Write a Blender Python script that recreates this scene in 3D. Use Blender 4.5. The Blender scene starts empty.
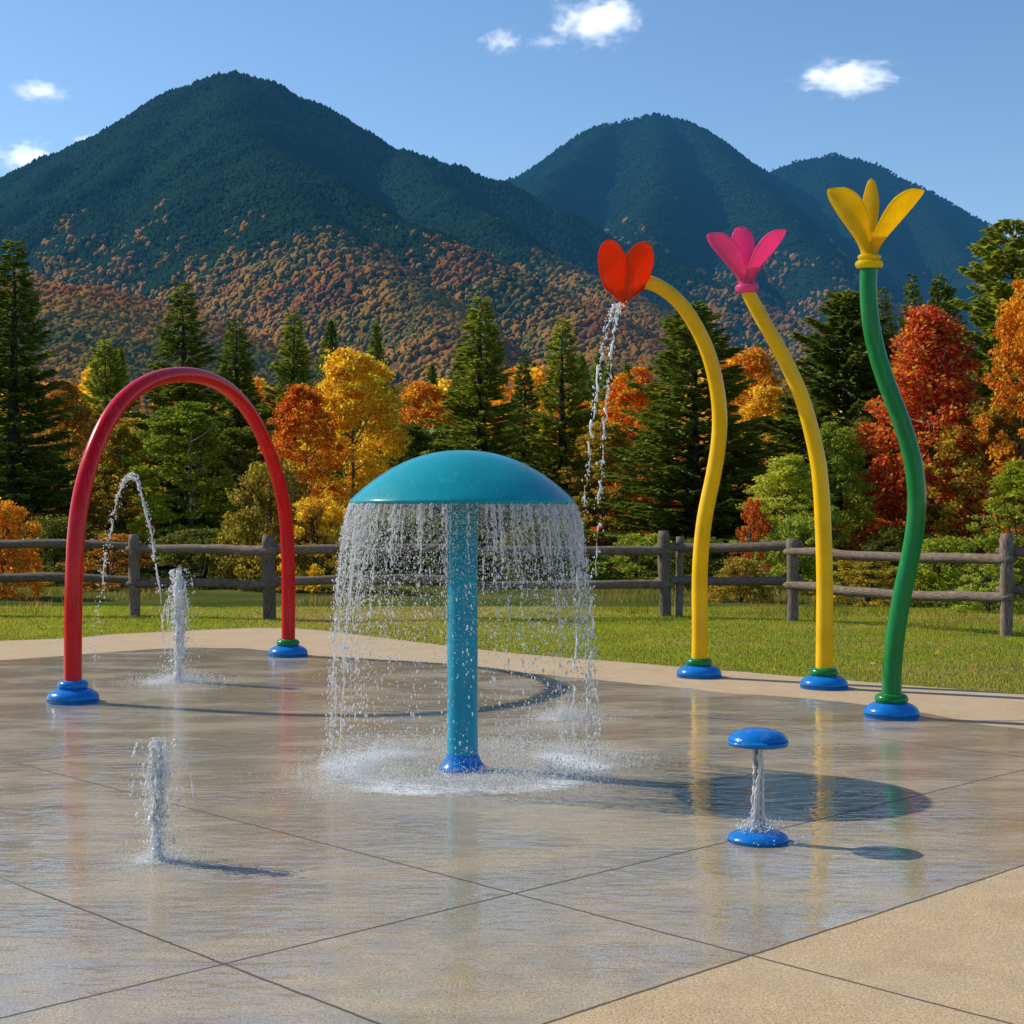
import bpy, bmesh, math, random
import numpy as np
from mathutils import Vector, Matrix

rng = np.random.default_rng(7)
random.seed(7)
scene = bpy.context.scene
COL = scene.collection
R = math.radians

# ------------------------------------------------------------------ camera
F, H, CX, HY = 1540.0, 1.65, 512.0, 505.0
cam_d = bpy.data.cameras.new('camera')
cam = bpy.data.objects.new('camera', cam_d)
COL.objects.link(cam)
cam.location = (0, 0, H)
cam.rotation_euler = (R(90), 0, 0)
cam_d.sensor_width = 36
cam_d.lens = F / 1024 * 36
cam_d.shift_y = -(512 - HY) / 1024
cam_d.clip_start = 0.1
cam_d.clip_end = 60000
scene.camera = cam

def gp(x, y):                       # ground point seen at a photo pixel (survey helper)
    Y = F * H / (y - HY)
    return ((x - CX) * Y / F, Y)
def at(x, y, Y):                    # point at depth Y
    return ((x - CX) * Y / F, Y, H + (HY - y) * Y / F)

# ------------------------------------------------------------------ object helpers
def link(o, parent=None):
    COL.objects.link(o)
    if parent is not None:
        o.parent = parent
    return o
def tag(o, label=None, cat=None, group=None, kind=None):
    if label: o['label'] = label
    if cat: o['category'] = cat
    if group: o['group'] = group
    if kind: o['kind'] = kind
    return o
def thing(name, label, cat, loc=(0, 0, 0), rz=0.0, group=None):
    o = bpy.data.objects.new(name, None)
    o.empty_display_size = 0.2
    link(o)
    o.location = loc
    o.rotation_euler = (0, 0, rz)
    return tag(o, label, cat, group)

def mesh_np(name, V, Fs, smooth=True):
    """V (n,3); Fs a list of (m,k) int arrays"""
    V = np.asarray(V, dtype=np.float32)
    me = bpy.data.meshes.new(name)
    me.vertices.add(len(V))
    me.vertices.foreach_set('co', V.ravel())
    loops = np.concatenate([f.ravel() for f in Fs]).astype(np.int32)
    starts, off = [], 0
    for f in Fs:
        n, k = f.shape
        starts.append(off + np.arange(n) * k)
        off += n * k
    starts = np.concatenate(starts).astype(np.int32)
    me.loops.add(len(loops))
    me.loops.foreach_set('vertex_index', loops)
    me.polygons.add(len(starts))
    me.polygons.foreach_set('loop_start', starts)
    me.update(calc_edges=True)
    me.polygons.foreach_set('use_smooth', np.full(len(starts), bool(smooth)))
    me.validate()
    return me
def vcol(me, C, name='Col'):
    a = me.color_attributes.new(name, 'FLOAT_COLOR', 'POINT')
    C = np.asarray(C, dtype=np.float32)
    if C.shape[1] == 3:
        C = np.concatenate([C, np.ones((len(C), 1), np.float32)], 1)
    a.data.foreach_set('color', C.ravel())
def vfloat(me, A, name):
    a = me.attributes.new(name, 'FLOAT', 'POINT')
    a.data.foreach_set('value', np.asarray(A, dtype=np.float32))

class MB:
    """collects pieces that become ONE mesh object"""
    def __init__(self):
        self.V, self.F, self.n = [], {}, 0
    def add(self, V, *Fs):
        V = np.asarray(V, float).reshape(-1, 3)
        for f in Fs:
            f = np.asarray(f, int)
            self.F.setdefault(f.shape[1], []).append(f + self.n)
        self.V.append(V)
        self.n += len(V)
        return self
    def mesh(self, name, smooth=True):
        return mesh_np(name, np.concatenate(self.V), [np.concatenate(v) for v in self.F.values()], smooth)
    def build(self, name, mat, parent=None, smooth=True):
        o = bpy.data.objects.new(name, self.mesh(name, smooth))
        o.data.materials.append(mat)
        return link(o, parent)

def grid_faces(nu, nv, close_v=False):
    i, j = np.meshgrid(np.arange(nu - 1), np.arange(nv if close_v else nv - 1), indexing='ij')
    j2 = (j + 1) % nv
    return np.stack([i * nv + j, i * nv + j2, (i + 1) * nv + j2, (i + 1) * nv + j], -1).reshape(-1, 4)

def tube(P, rad, n=10, caps=True):
    P = np.asarray(P, float)
    m = len(P)
    rad = np.broadcast_to(np.asarray(rad, float), (m,))
    T = np.gradient(P, axis=0)
    T /= np.linalg.norm(T, axis=1, keepdims=True) + 1e-12
    up = np.array([0, 1, 0.]) if abs(T[0][1]) < 0.8 else np.array([1., 0, 0])
    N = np.zeros_like(P)
    prev = up
    for k in range(m):
        v = prev - T[k] * np.dot(prev, T[k])
        v /= np.linalg.norm(v) + 1e-12
        N[k] = v
        prev = v
    B = np.cross(T, N)
    a = np.linspace(0, 2 * np.pi, n, endpoint=False)
    V = P[:, None] + rad[:, None, None] * (np.cos(a)[None, :, None] * N[:, None] + np.sin(a)[None, :, None] * B[:, None])
    V = V.reshape(-1, 3)
    Fq = grid_faces(m, n, True)
    if caps:
        V = np.concatenate([V, P[:1], P[-1:]])
        j = np.arange(n)
        c0 = np.stack([np.full(n, m * n), (j + 1) % n, j], 1)
        c1 = np.stack([np.full(n, m * n + 1), (m - 1) * n + j, (m - 1) * n + (j + 1) % n], 1)
        return V, Fq, np.concatenate([c0, c1])
    return V, Fq

def lathe(prof, n=40, z0=0.0):
    prof = np.asarray(prof, float)
    a = np.linspace(0, 2 * np.pi, n, endpoint=False)
    V = np.stack([prof[:, 0, None] * np.cos(a), prof[:, 0, None] * np.sin(a),
                  np.repeat(prof[:, 1, None] + z0, n, 1)], -1).reshape(-1, 3)
    return V, grid_faces(len(prof), n, True)[:, ::-1]

def smooth_path(pts, n):
    """Catmull-Rom through points"""
    P = np.asarray(pts, float)
    P = np.concatenate([[2 * P[0] - P[1]], P, [2 * P[-1] - P[-2]]])
    m = len(P) - 3
    out = []
    for t in np.linspace(0, m - 1e-6, n):
        i = int(t); u = t - i
        p0, p1, p2, p3 = P[i], P[i + 1], P[i + 2], P[i + 3]
        out.append(0.5 * (2 * p1 + (p2 - p0) * u + (2 * p0 - 5 * p1 + 4 * p2 - p3) * u * u + (3 * p1 - p0 - 3 * p2 + p3) * u ** 3))
    return np.array(out)
def relax(P, k=6):
    P = P.copy()
    for _ in range(k):
        P[1:-1] = 0.25 * P[:-2] + 0.5 * P[1:-1] + 0.25 * P[2:]
    return P

def ico(sub):
    bm = bmesh.new()
    bmesh.ops.create_icosphere(bm, subdivisions=sub, radius=1)
    V = np.array([v.co[:] for v in bm.verts]); Fc = np.array([[v.index for v in f.verts] for f in bm.faces])
    bm.free()
    return V, Fc
ICO1, ICO2, ICO3 = ico(1), ico(2), ico(3)
OCT = (np.array([[1, 0, 0], [-1, 0, 0], [0, 1, 0], [0, -1, 0], [0, 0, 1], [0, 0, -1.]]),
       np.array([[0, 2, 4], [2, 1, 4], [1, 3, 4], [3, 0, 4], [2, 0, 5], [1, 2, 5], [3, 1, 5], [0, 3, 5]]))

def blobs(mb, P, D, ln, rd, base):
    """ellipsoids at P, long axis D with half-length ln, radius rd"""
    P = np.asarray(P, float); n = len(P)
    if n == 0: return
    D = np.asarray(D, float); D = D / (np.linalg.norm(D, axis=1, keepdims=True) + 1e-9)
    ref = np.where(np.abs(D[:, 2:3]) > .9, np.array([[1., 0, 0]]), np.array([[0, 0, 1.]]))
    A = np.cross(D, ref); A /= np.linalg.norm(A, axis=1, keepdims=True) + 1e-9
    B = np.cross(D, A)
    bv, bf = base
    ln = np.broadcast_to(ln, (n,)); rd = np.broadcast_to(rd, (n,))
    V = P[:, None] + bv[None, :, 0:1] * (A * rd[:, None])[:, None] + bv[None, :, 1:2] * (B * rd[:, None])[:, None] + bv[None, :, 2:3] * (D * ln[:, None])[:, None]
    Fa = (bf[None] + (np.arange(n) * len(bv))[:, None, None]).reshape(-1, 3)
    mb.add(V.reshape(-1, 3), Fa)

# numpy value noise
def _hash(ix, iy, s):
    h = (ix * 374761393 + iy * 668265263 + s * 974634541) & 0xffffffff
    h = ((h ^ (h >> 13)) * 1274126177) & 0xffffffff
    return ((h ^ (h >> 16)) & 0xffff) / 65535.0
def vnoise(x, y, s=0):
    x = np.asarray(x, float); y = np.asarray(y, float)
    ix = np.floor(x).astype(np.int64); iy = np.floor(y).astype(np.int64)
    fx = x - ix; fy = y - iy
    fx = fx * fx * (3 - 2 * fx); fy = fy * fy * (3 - 2 * fy)
    a = _hash(ix, iy, s); b = _hash(ix + 1, iy, s); c = _hash(ix, iy + 1, s); d = _hash(ix + 1, iy + 1, s)
    return (a * (1 - fx) + b * fx) * (1 - fy) + (c * (1 - fx) + d * fx) * fy
def fbm(x, y, s=0, o=4):
    t, a, n = 0, 1.0, 0
    for k in range(o):
        t = t + a * vnoise(x * 2 ** k, y * 2 ** k, s + k); n += a; a *= .5
    return t / n

# ------------------------------------------------------------------ material helpers
class NT:
    def __init__(self, name):
        self.m = bpy.data.materials.new(name); self.m.use_nodes = True
        self.t = self.m.node_tree; self.t.nodes.clear()
        self.out = self.t.nodes.new('ShaderNodeOutputMaterial')
    def n(self, typ, ins=None, **kw):
        nd = self.t.nodes.new(typ)
        for k, v in kw.items(): setattr(nd, k, v)
        for k, v in (ins or {}).items():
            self.set(nd.inputs[k], v)
        return nd
    def set(self, sock, v):
        if isinstance(v, bpy.types.NodeSocket): self.t.links.new(v, sock)
        elif isinstance(v, bpy.types.Node): self.t.links.new(v.outputs[0], sock)
        else:
            if hasattr(sock, 'default_value') and sock.type == 'RGBA' and len(v) == 3: v = (*v, 1)
            sock.default_value = v
    def math(self, op, a, b=None, c=None, clamp=False):
        nd = self.t.nodes.new('ShaderNodeMath'); nd.operation = op; nd.use_clamp = clamp
        for i, v in enumerate((a, b, c)):
            if v is not None: self.set(nd.inputs[i], v)
        return nd.outputs[0]
    def mix(self, f, a, b, blend='MIX'):
        nd = self.t.nodes.new('ShaderNodeMix'); nd.data_type = 'RGBA'; nd.blend_type = blend
        self.set(nd.inputs[0], f); self.set(nd.inputs[6], a); self.set(nd.inputs[7], b)
        return nd.outputs[2]
    def ramp(self, f, stops):
        nd = self.t.nodes.new('ShaderNodeValToRGB')
        els = nd.color_ramp.elements
        while len(els) < len(stops): els.new(0.5)
        for e, (p, c) in zip(els, stops):
            e.position = p; e.color = (*c, 1) if len(c) == 3 else c
        self.set(nd.inputs[0], f)
        return nd.outputs[0]
    def mrange(self, v, a, b, c=0.0, d=1.0, smooth=False):
        nd = self.t.nodes.new('ShaderNodeMapRange'); nd.clamp = True
        if smooth: nd.interpolation_type = 'SMOOTHSTEP'
        for i, x in enumerate((v, a, b, c, d)): self.set(nd.inputs[i], x)
        return nd.outputs[0]
    def noise(self, vec, scale, detail=4, rough=.55):
        nd = self.n('ShaderNodeTexNoise', {'Scale': scale, 'Detail': detail, 'Roughness': rough})
        if vec is not None: self.set(nd.inputs['Vector'], vec)
        return nd.outputs[0]
    def done(self, sh, vol=None):
        if sh is not None: self.set(self.out.inputs['Surface'], sh)
        if vol is not None: self.set(self.out.inputs['Volume'], vol)
        return self.m

def paint(name, col, rough=.28, coat=.5, trans=0.0, beads=True, var=.12):
    t = NT(name)
    co = t.n('ShaderNodeTexCoord').outputs['Object']
    n1 = t.noise(co, 3.0, 5)
    c = t.mix(t.mrange(n1, .35, .7), tuple(x * (1 - var) for x in col), tuple(min(1, x * (1 + var)) for x in col))
    mpw = t.n('ShaderNodeMapping', {'Vector': co, 'Scale': (16, 16, .9)})
    stk = t.noise(mpw.outputs[0], 1.6, 5, .65)
    c = t.mix(t.mrange(stk, .56, .74, 0, .13), c, (.55, .56, .55))
    c = t.mix(t.mrange(t.noise(co, 9, 6, .7), .60, .72, 0, .18), c, t.mix(1.0, c, (.55, .55, .55), 'MULTIPLY'))
    sc = t.noise(co, 60, 3)
    r = t.mrange(sc, .3, .8, rough * .8, rough * 1.5)
    ins = {'Base Color': c, 'Roughness': r, 'Coat Weight': coat * .3, 'Coat Roughness': .06, 'Specular IOR Level': .16}
    if beads:
        vo = t.n('ShaderNodeTexVoronoi', {'Vector': co, 'Scale': 38.0})
        bh = t.mrange(vo.outputs['Distance'], .05, .28, 1, 0, True)
        gate = t.mrange(t.noise(co, 14, 2), .56, .62)
        bm = t.n('ShaderNodeBump', {'Height': t.math('MULTIPLY', bh, gate), 'Strength': .22, 'Distance': .003})
        ins['Coat Normal'] = bm.outputs[0]; ins['Normal'] = bm.outputs[0]
    p = t.n('ShaderNodeBsdfPrincipled', ins)
    sh = p.outputs[0]
    if trans:
        tr = t.n('ShaderNodeBsdfTranslucent', {'Color': c})
        sh = t.n('ShaderNodeMixShader', {0: trans, 1: sh, 2: tr.outputs[0]}).outputs[0]
    return t.done(sh)

def leafmat(name, cols, trans=.42, hue=.03, objnoise=.35):
    """cols: list of base colours mixed leaf by leaf and clump by clump"""
    t = NT(name)
    geo = t.n('ShaderNodeNewGeometry')
    rnd = geo.outputs['Random Per Island']
    nz = t.noise(geo.outputs['Position'], objnoise, 3)
    f = t.math('ADD', t.math('MULTIPLY', rnd, .5), t.mrange(nz, .3, .7, 0, .5))
    k = len(cols)
    c = t.ramp(f, [(.1 + .8 * i / max(1, k - 1), cols[i]) for i in range(k)])
    wn = t.n('ShaderNodeTexWhiteNoise', noise_dimensions='1D'); t.set(wn.inputs['W'], t.math('MULTIPLY', rnd, 311.7))
    v = t.mrange(wn.outputs['Value'], 0, 1, .95, 1.95)
    hs = t.n('ShaderNodeHueSaturation', {'Color': c, 'Value': v, 'Saturation': 1.0,
             'Hue': t.mrange(rnd, 0, 1, .5 - hue, .5 + hue)})
    d = t.n('ShaderNodeBsdfDiffuse', {'Color': hs.outputs[0]})
    tr = t.n('ShaderNodeBsdfTranslucent', {'Color': hs.outputs[0]})
    g = t.n('ShaderNodeBsdfGlossy', {'Color': (.5, .5, .5, 1), 'Roughness': .5})
    s = t.n('ShaderNodeMixShader', {0: trans + .07, 1: d.outputs[0], 2: tr.outputs[0]})
    s2 = t.n('ShaderNodeMixShader', {0: .03, 1: s.outputs[0], 2: g.outputs[0]})
    return t.done(s2.outputs[0])

def barkmat(name, c1, c2):
    t = NT(name)
    co = t.n('ShaderNodeTexCoord').outputs['Object']
    mp = t.n('ShaderNodeMapping', {'Vector': co, 'Scale': (14, 14, 2.0)})
    nz = t.noise(mp.outputs[0], 2.0, 6)
    c = t.ramp(nz, [(.3, c1), (.7, c2)])
    b = t.n('ShaderNodeBump', {'Height': nz, 'Strength': .8, 'Distance': .03})
    return t.done(t.n('ShaderNodeBsdfPrincipled', {'Base Color': c, 'Roughness': .9, 'Normal': b.outputs[0]}).outputs[0])

def weathered_wood(name):
    t = NT(name)
    co = t.n('ShaderNodeTexCoord').outputs['UV']
    mp = t.n('ShaderNodeMapping', {'Vector': co, 'Scale': (3.0, 26.0, 1)})
    g = t.noise(mp.outputs[0], 3.0, 7, .65)
    oi = t.n('ShaderNodeObjectInfo').outputs['Random']
    big = t.noise(t.n('ShaderNodeNewGeometry').outputs['Position'], 2.2, 4)
    c = t.ramp(g, [(.36, (.028, .019, .012)), (.48, (.17, .115, .078)), (.62, (.44, .34, .26))])
    c = t.mix(t.mrange(big, .42, .72, 0, .55), c, (.15, .095, .055))
    c = t.n('ShaderNodeHueSaturation', {'Color': c, 'Value': t.mrange(oi, 0, 1, .75, 1.15)}).outputs[0]
    b = t.n('ShaderNodeBump', {'Height': g, 'Strength': .9, 'Distance': .015})
    return t.done(t.n('ShaderNodeBsdfPrincipled', {'Base Color': c, 'Roughness': .85, 'Normal': b.outputs[0]}).outputs[0])

def watermat(name, white=.5, rough=.02):
    t = NT(name)
    g = t.n('ShaderNodeBsdfGlass', {'Color': (.97, .99, 1, 1), 'Roughness': rough, 'IOR': 1.33})
    d = t.n('ShaderNodeBsdfDiffuse', {'Color': (.94, .96, .98, 1)})
    tr = t.n('ShaderNodeBsdfTranslucent', {'Color': (.96, .97, .98, 1)})
    w = t.n('ShaderNodeMixShader', {0: .28, 1: d.outputs[0], 2: tr.outputs[0]})
    f = t.math('ADD', white - .25, t.math('MULTIPLY', t.n('ShaderNodeNewGeometry').outputs['Random Per Island'], .5), clamp=True)
    return t.done(t.n('ShaderNodeMixShader', {0: f, 1: g.outputs[0], 2: w.outputs[0]}).outputs[0])

# ------------------------------------------------------------------ light and sky
SUN_EL = R(38)
sh_dir = Vector((0.91, -0.42, 0)).normalized()          # shadows fall to the right and towards the viewer
sun_vec = Vector((-sh_dir.x * math.cos(SUN_EL), -sh_dir.y * math.cos(SUN_EL), math.sin(SUN_EL)))
sun_d = bpy.data.lights.new('sun', 'SUN')
sun = bpy.data.objects.new('sun', sun_d); link(sun)
sun.rotation_euler = sun_vec.to_track_quat('Z', 'Y').to_euler()
sun_d.energy = 5.0; sun_d.angle = R(.53); sun_d.color = (1, .91, .76)

w = bpy.data.worlds.new('World'); scene.world = w; w.use_nodes = True
nt = w.node_tree; nt.nodes.clear()
wo = nt.nodes.new('ShaderNodeOutputWorld'); bg = nt.nodes.new('ShaderNodeBackground')
sky = nt.nodes.new('ShaderNodeTexSky'); sky.sky_type = 'NISHITA'; sky.sun_disc = False
sky.sun_elevation = SUN_EL
sky.sun_rotation = math.atan2(sun_vec.x, sun_vec.y)
sky.air_density = 1.0; sky.dust_density = 0.35; sky.ozone_density = 2.2; sky.altitude = 500
hsv = nt.nodes.new('ShaderNodeHueSaturation'); hsv.inputs['Saturation'].default_value = 1.15
nt.links.new(sky.outputs[0], hsv.inputs['Color']); nt.links.new(hsv.outputs[0], bg.inputs[0])
bg.inputs[1].default_value = 0.148
nt.links.new(bg.outputs[0], wo.inputs[0])
scene.view_settings.view_transform = 'Standard'; scene.view_settings.look = 'None'
scene.view_settings.exposure = 0; scene.view_settings.gamma = 1
cy = scene.cycles
cy.use_denoising = True
cy.max_bounces = 8; cy.diffuse_bounces = 4; cy.glossy_bounces = 3; cy.transmission_bounces = 6
cy.transparent_max_bounces = 16; cy.volume_bounces = 3
cy.caustics_reflective = False; cy.caustics_refractive = False
cy.sample_clamp_indirect = 6.0

# ------------------------------------------------------------------ ground, lawn, concrete
def poly_contains(px, py, poly):
    inside = np.zeros(px.shape, bool); n = len(poly); j = n - 1
    for i in range(n):
        xi, yi = poly[i]; xj, yj = poly[j]
        c = ((yi > py) != (yj > py)) & (px < (xj - xi) * (py - yi) / (yj - yi + 1e-12) + xi)
        inside ^= c; j = i
    return inside
def dist_polyline(px, py, pl):
    d = np.full(px.shape, 1e9)
    for (ax, ay), (bx, by) in zip(pl[:-1], pl[1:]):
        dx, dy = bx - ax, by - ay
        u = np.clip(((px - ax) * dx + (py - ay) * dy) / (dx * dx + dy * dy), 0, 1)
        d = np.minimum(d, np.hypot(px - ax - u * dx, py - ay - u * dy))
    return d

lawn_edge_px = [(0, 641), (120, 634), (215, 629.5), (262, 628), (310, 629.5), (400, 640), (512, 653), (640, 663.5), (830, 679), (1024, 694)]
edge = [gp(*p) for p in lawn_edge_px]
edge = [(-30, 12.5), (-12, 16.6)] + edge + [(6.2, 12.2), (9.5, 9.6), (22, 0.5)]
edge = smooth_path([(x, y, 0) for x, y in edge], 220)[:, :2]
wet_px = [(0, 660), (100, 653), (175, 648), (230, 648.5), (300, 653), (400, 662), (512, 671), (700, 689), (830, 701), (900, 709), (1024, 728)]
wet_edge = [gp(*p) for p in wet_px]
wet_edge = [(-9.5, 14.2)] + wet_edge + [(6.0, 9.6)]
wet_edge = smooth_path([(x, y, 0) for x, y in wet_edge], 120)[:, :2]
D1 = np.array([.721, .693]); D2 = np.array([-.693, .721])

# forest floor / ground to the horizon
t = NT('forest_floor')
pos = t.n('ShaderNodeNewGeometry').outputs['Position']
n1 = t.noise(pos, .6, 6); n2 = t.noise(pos, 9, 4)
c = t.ramp(n1, [(.3, (.045, .038, .018)), (.5, (.07, .075, .022)), (.7, (.12, .085, .035))])
c = t.mix(t.mrange(n2, .5, .75, 0, .6), c, (.16, .09, .03))
M_floor = t.done(t.n('ShaderNodeBsdfDiffuse', {'Color': c}).outputs[0])
gx = np.concatenate([-np.geomspace(9000, 60, 14), np.linspace(-50, 50, 21), np.geomspace(60, 9000, 14)])
gy = np.concatenate([[-60, -20], np.linspace(0, 100, 21), np.geomspace(120, 9000, 14)])
GX, GY = np.meshgrid(gx, gy, indexing='ij')
MB().add(np.stack([GX, GY, np.full_like(GX, -.12)], -1).reshape(-1, 3), grid_faces(len(gx), len(gy))).build('ground', M_floor)
tag(bpy.data.objects['ground'], 'brown and green forest floor stretching to the mountains', 'ground', kind='structure')

# lawn sheet
def lawn_z(x, y): return -.045 + .05 * (fbm(x * .5, y * .5, 3) - .5)
t = NT('lawn_soil')
pos = t.n('ShaderNodeNewGeometry').outputs['Position']
n1 = t.noise(pos, .55, 5); n2 = t.noise(pos, 30, 4)
c = t.ramp(n1, [(.35, (.055, .085, .018)), (.55, (.10, .12, .028)), (.7, (.19, .14, .06))])
c = t.mix(t.mrange(n2, .35, .7), t.mix(.5, c, (.03, .03, .01)), c)
M_lawn = t.done(t.n('ShaderNodeBsdfDiffuse', {'Color': c}).outputs[0])
xs = np.linspace(-30, 30, 121); ys = np.linspace(0, 40, 81)
LX, LY = np.meshgrid(xs, ys, indexing='ij')
Fq = grid_faces(121, 81)
MB().add(np.stack([LX, LY, lawn_z(LX, LY)], -1).reshape(-1, 3), Fq).build('lawn', M_lawn)
tag(bpy.data.objects['lawn'], 'strip of mown lawn between the splash pad and the woods', 'lawn', kind='structure')

# concrete sheet: polygon clipped by the lawn edge, dense grid carrying a wetness value
e_x = edge[:, 0]
def edge_y(x):                                           # lawn edge as y(x) — piecewise along x (edge runs left to right)
    return np.interp(x, e_x, edge[:, 1])
xs = np.unique(np.concatenate([np.linspace(-14, -6, 60), np.linspace(-6, 6, 241), np.linspace(6, 14, 60)]))
vs = np.linspace(0, 1, 300)
PX = np.repeat(xs[:, None], len(vs), 1)
ye = edge_y(xs) + .03 * (vnoise(xs * 6, xs * 0, 5) - .5) + .03 * (vnoise(xs * 23, xs * 0, 6) - .5)
y0 = -3.0
PY = y0 + (ye[:, None] - y0) * vs[None]
# wet field
wl = np.interp(PX, wet_edge[:, 0], wet_edge[:, 1])
bb = PX * D2[0] + PY * D2[1]; aa = PX * D1[0] + PY * D1[1]
back = (wl - PY) + .35 * (fbm(PX * 1.3, PY * 1.3, 11) - .5)
front = (bb - 3.46)
leftdry = (bb - 4.4) + 1.7 * (aa - 3.0) / 2.2            # bottom-left slabs only damp
wet = np.clip(back / .10, 0, 1) * np.clip(front / .02, 0, 1)
wet *= np.clip(.35 + .5 * np.maximum(leftdry, (bb - 5.0)) + .7 * (fbm(PX * .9, PY * .9, 13) - .5), 0.42, 1)
zc = np.zeros_like(PX)
me = mesh_np('concrete', np.stack([PX, PY, zc], -1).reshape(-1, 3), [grid_faces(len(xs), len(vs))])
vfloat(me, wet.ravel(), 'wet')
# skirt edge is hidden by grass
t = NT('concrete')
pos = t.n('ShaderNodeNewGeometry').outputs['Position']
sp = t.n('ShaderNodeSeparateXYZ', {0: pos})
wa = t.n('ShaderNodeAttribute', attribute_name='wet').outputs['Fac']
X, Y = sp.outputs[0], sp.outputs[1]
A = t.math('ADD', t.math('MULTIPLY', X, float(D1[0])), t.math('MULTIPLY', Y, float(D1[1])))
B = t.math('ADD', t.math('MULTIPLY', X, float(D2[0])), t.math('MULTIPLY', Y, float(D2[1])))
wob = t.math('MULTIPLY', t.math('SUBTRACT', t.noise(pos, 7, 3), .5), .014)
def joint(coord, val, wd, lo=None, hi=None, other=None):
    d = t.math('ABSOLUTE', t.math('ADD', t.math('SUBTRACT', coord, val), wob))
    j = t.mrange(d, wd * .55, wd, 1, 0)
    if lo is not None: j = t.math('MULTIPLY', j, t.mrange(other, lo, lo + .05))
    if hi is not None: j = t.math('MULTIPLY', j, t.mrange(other, hi - 1.0, hi, 1, 0))
    return j
js = [joint(B, 3.46, .010), joint(B, 4.71, .010), joint(A, 3.09, .009, None, 7.0, B), joint(A, 4.54, .009, None, 10.2, B),
      joint(B, 9.3, .012, None, 6.2, A), joint(A, 9.4, .012, 3.4, 10, B)]
J = js[0]
for j in js[1:]: J = t.math('MAXIMUM', J, j)
fine = t.noise(pos, 110, 3, .75)
fine2 = t.n('ShaderNodeTexVoronoi', {'Vector': pos, 'Scale': 75.0})
mid = t.noise(pos, 5, 6); big = t.noise(pos, .8, 5)
pebble = t.n('ShaderNodeSeparateColor', {0: fine2.outputs['Color']}).outputs[0]
dry = t.ramp(fine, [(.36, (.19, .118, .052)), (.5, (.50, .345, .170)), (.64, (.80, .60, .34))])
dry = t.mix(t.mrange(pebble, .0, 1, .0, .45), dry, t.mix(pebble, (.17, .12, .08), (.62, .5, .36)))
dry = t.mix(t.mrange(mid, .35, .7, 0, .35), dry, (.30, .225, .15))
dry = t.mix(t.mrange(big, .4, .65, 0, .25), dry, (.48, .39, .29))
pmp = t.n('ShaderNodeMapping', {'Vector': pos, 'Rotation': (0, 0, R(-12)), 'Scale': (.55, 1.25, 1)})
puddle = t.mrange(t.noise(pmp.outputs[0], 1.5, 6, .62), .38, .56, 0, 1, True)
wetc = t.mix(1.0, dry, (.88, .96, 1.02), 'MULTIPLY')
w1 = t.math('ADD', wa, t.math('MULTIPLY', t.math('SUBTRACT', mid, .5), .25))
W = t.math('MULTIPLY', t.mrange(w1, .12, .5, 0, 1, True), t.mrange(wa, .02, .1))
col = t.mix(W, dry, wetc)
col = t.mix(t.math('MULTIPLY', W, t.mrange(puddle, 0, 1, 0, .35)), col, t.mix(1.0, col, (.66, .66, .66), 'MULTIPLY'))
stain = t.noise(pos, 2.3, 7, .7)
col = t.mix(t.mrange(stain, .52, .70, 0, .35), col, t.mix(1.0, col, (.62, .55, .47), 'MULTIPLY'))
col = t.mix(t.math('MULTIPLY', J, .82), col, (.030, .024, .018))
# ripples: film of running water, stretched
mp = t.n('ShaderNodeMapping', {'Vector': pos, 'Rotation': (0, 0, R(6)), 'Scale': (1.0, 2.2, 1)})
rip = t.noise(mp.outputs[0], 6, 3, .5)
rip2 = t.noise(mp.outputs[0], 26, 2, .5)
ripm = t.mrange(t.noise(pos, 1.1, 4), .35, .7, .25, 1)
hgt = t.math('MULTIPLY', t.math('ADD', t.math('MULTIPLY', rip, 1.0), t.math('MULTIPLY', rip2, .10)), ripm)
bc = t.n('ShaderNodeBump', {'Height': hgt, 'Strength': .48, 'Distance': .02})
gro = t.math('MULTIPLY', fine, .15)
bb_ = t.n('ShaderNodeBump', {'Height': gro, 'Strength': .7, 'Distance': .006})
cr = t.mix(puddle, (.10,) * 3, (.02,) * 3)
M_conc = t.done(t.n('ShaderNodeBsdfPrincipled', {
    'Base Color': col, 'Roughness': t.mrange(W, 0, 1, .85, .5), 'Normal': bb_.outputs[0], 'Specular IOR Level': .35,
    'Coat Weight': t.math('MULTIPLY', W, t.math('MULTIPLY', t.mrange(puddle, 0, 1, .55, 1.0), t.math('SUBTRACT', 1.0, J))), 'Coat IOR': 1.6, 'Coat Roughness': cr, 'Coat Normal': bc.outputs[0]}).outputs[0])
o = bpy.data.objects.new('splash_pad_pavement', me); me.materials.append(M_conc); link(o)
tag(o, 'wet tan concrete pad with dry border and dark joints', 'pavement', kind='structure')

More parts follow.
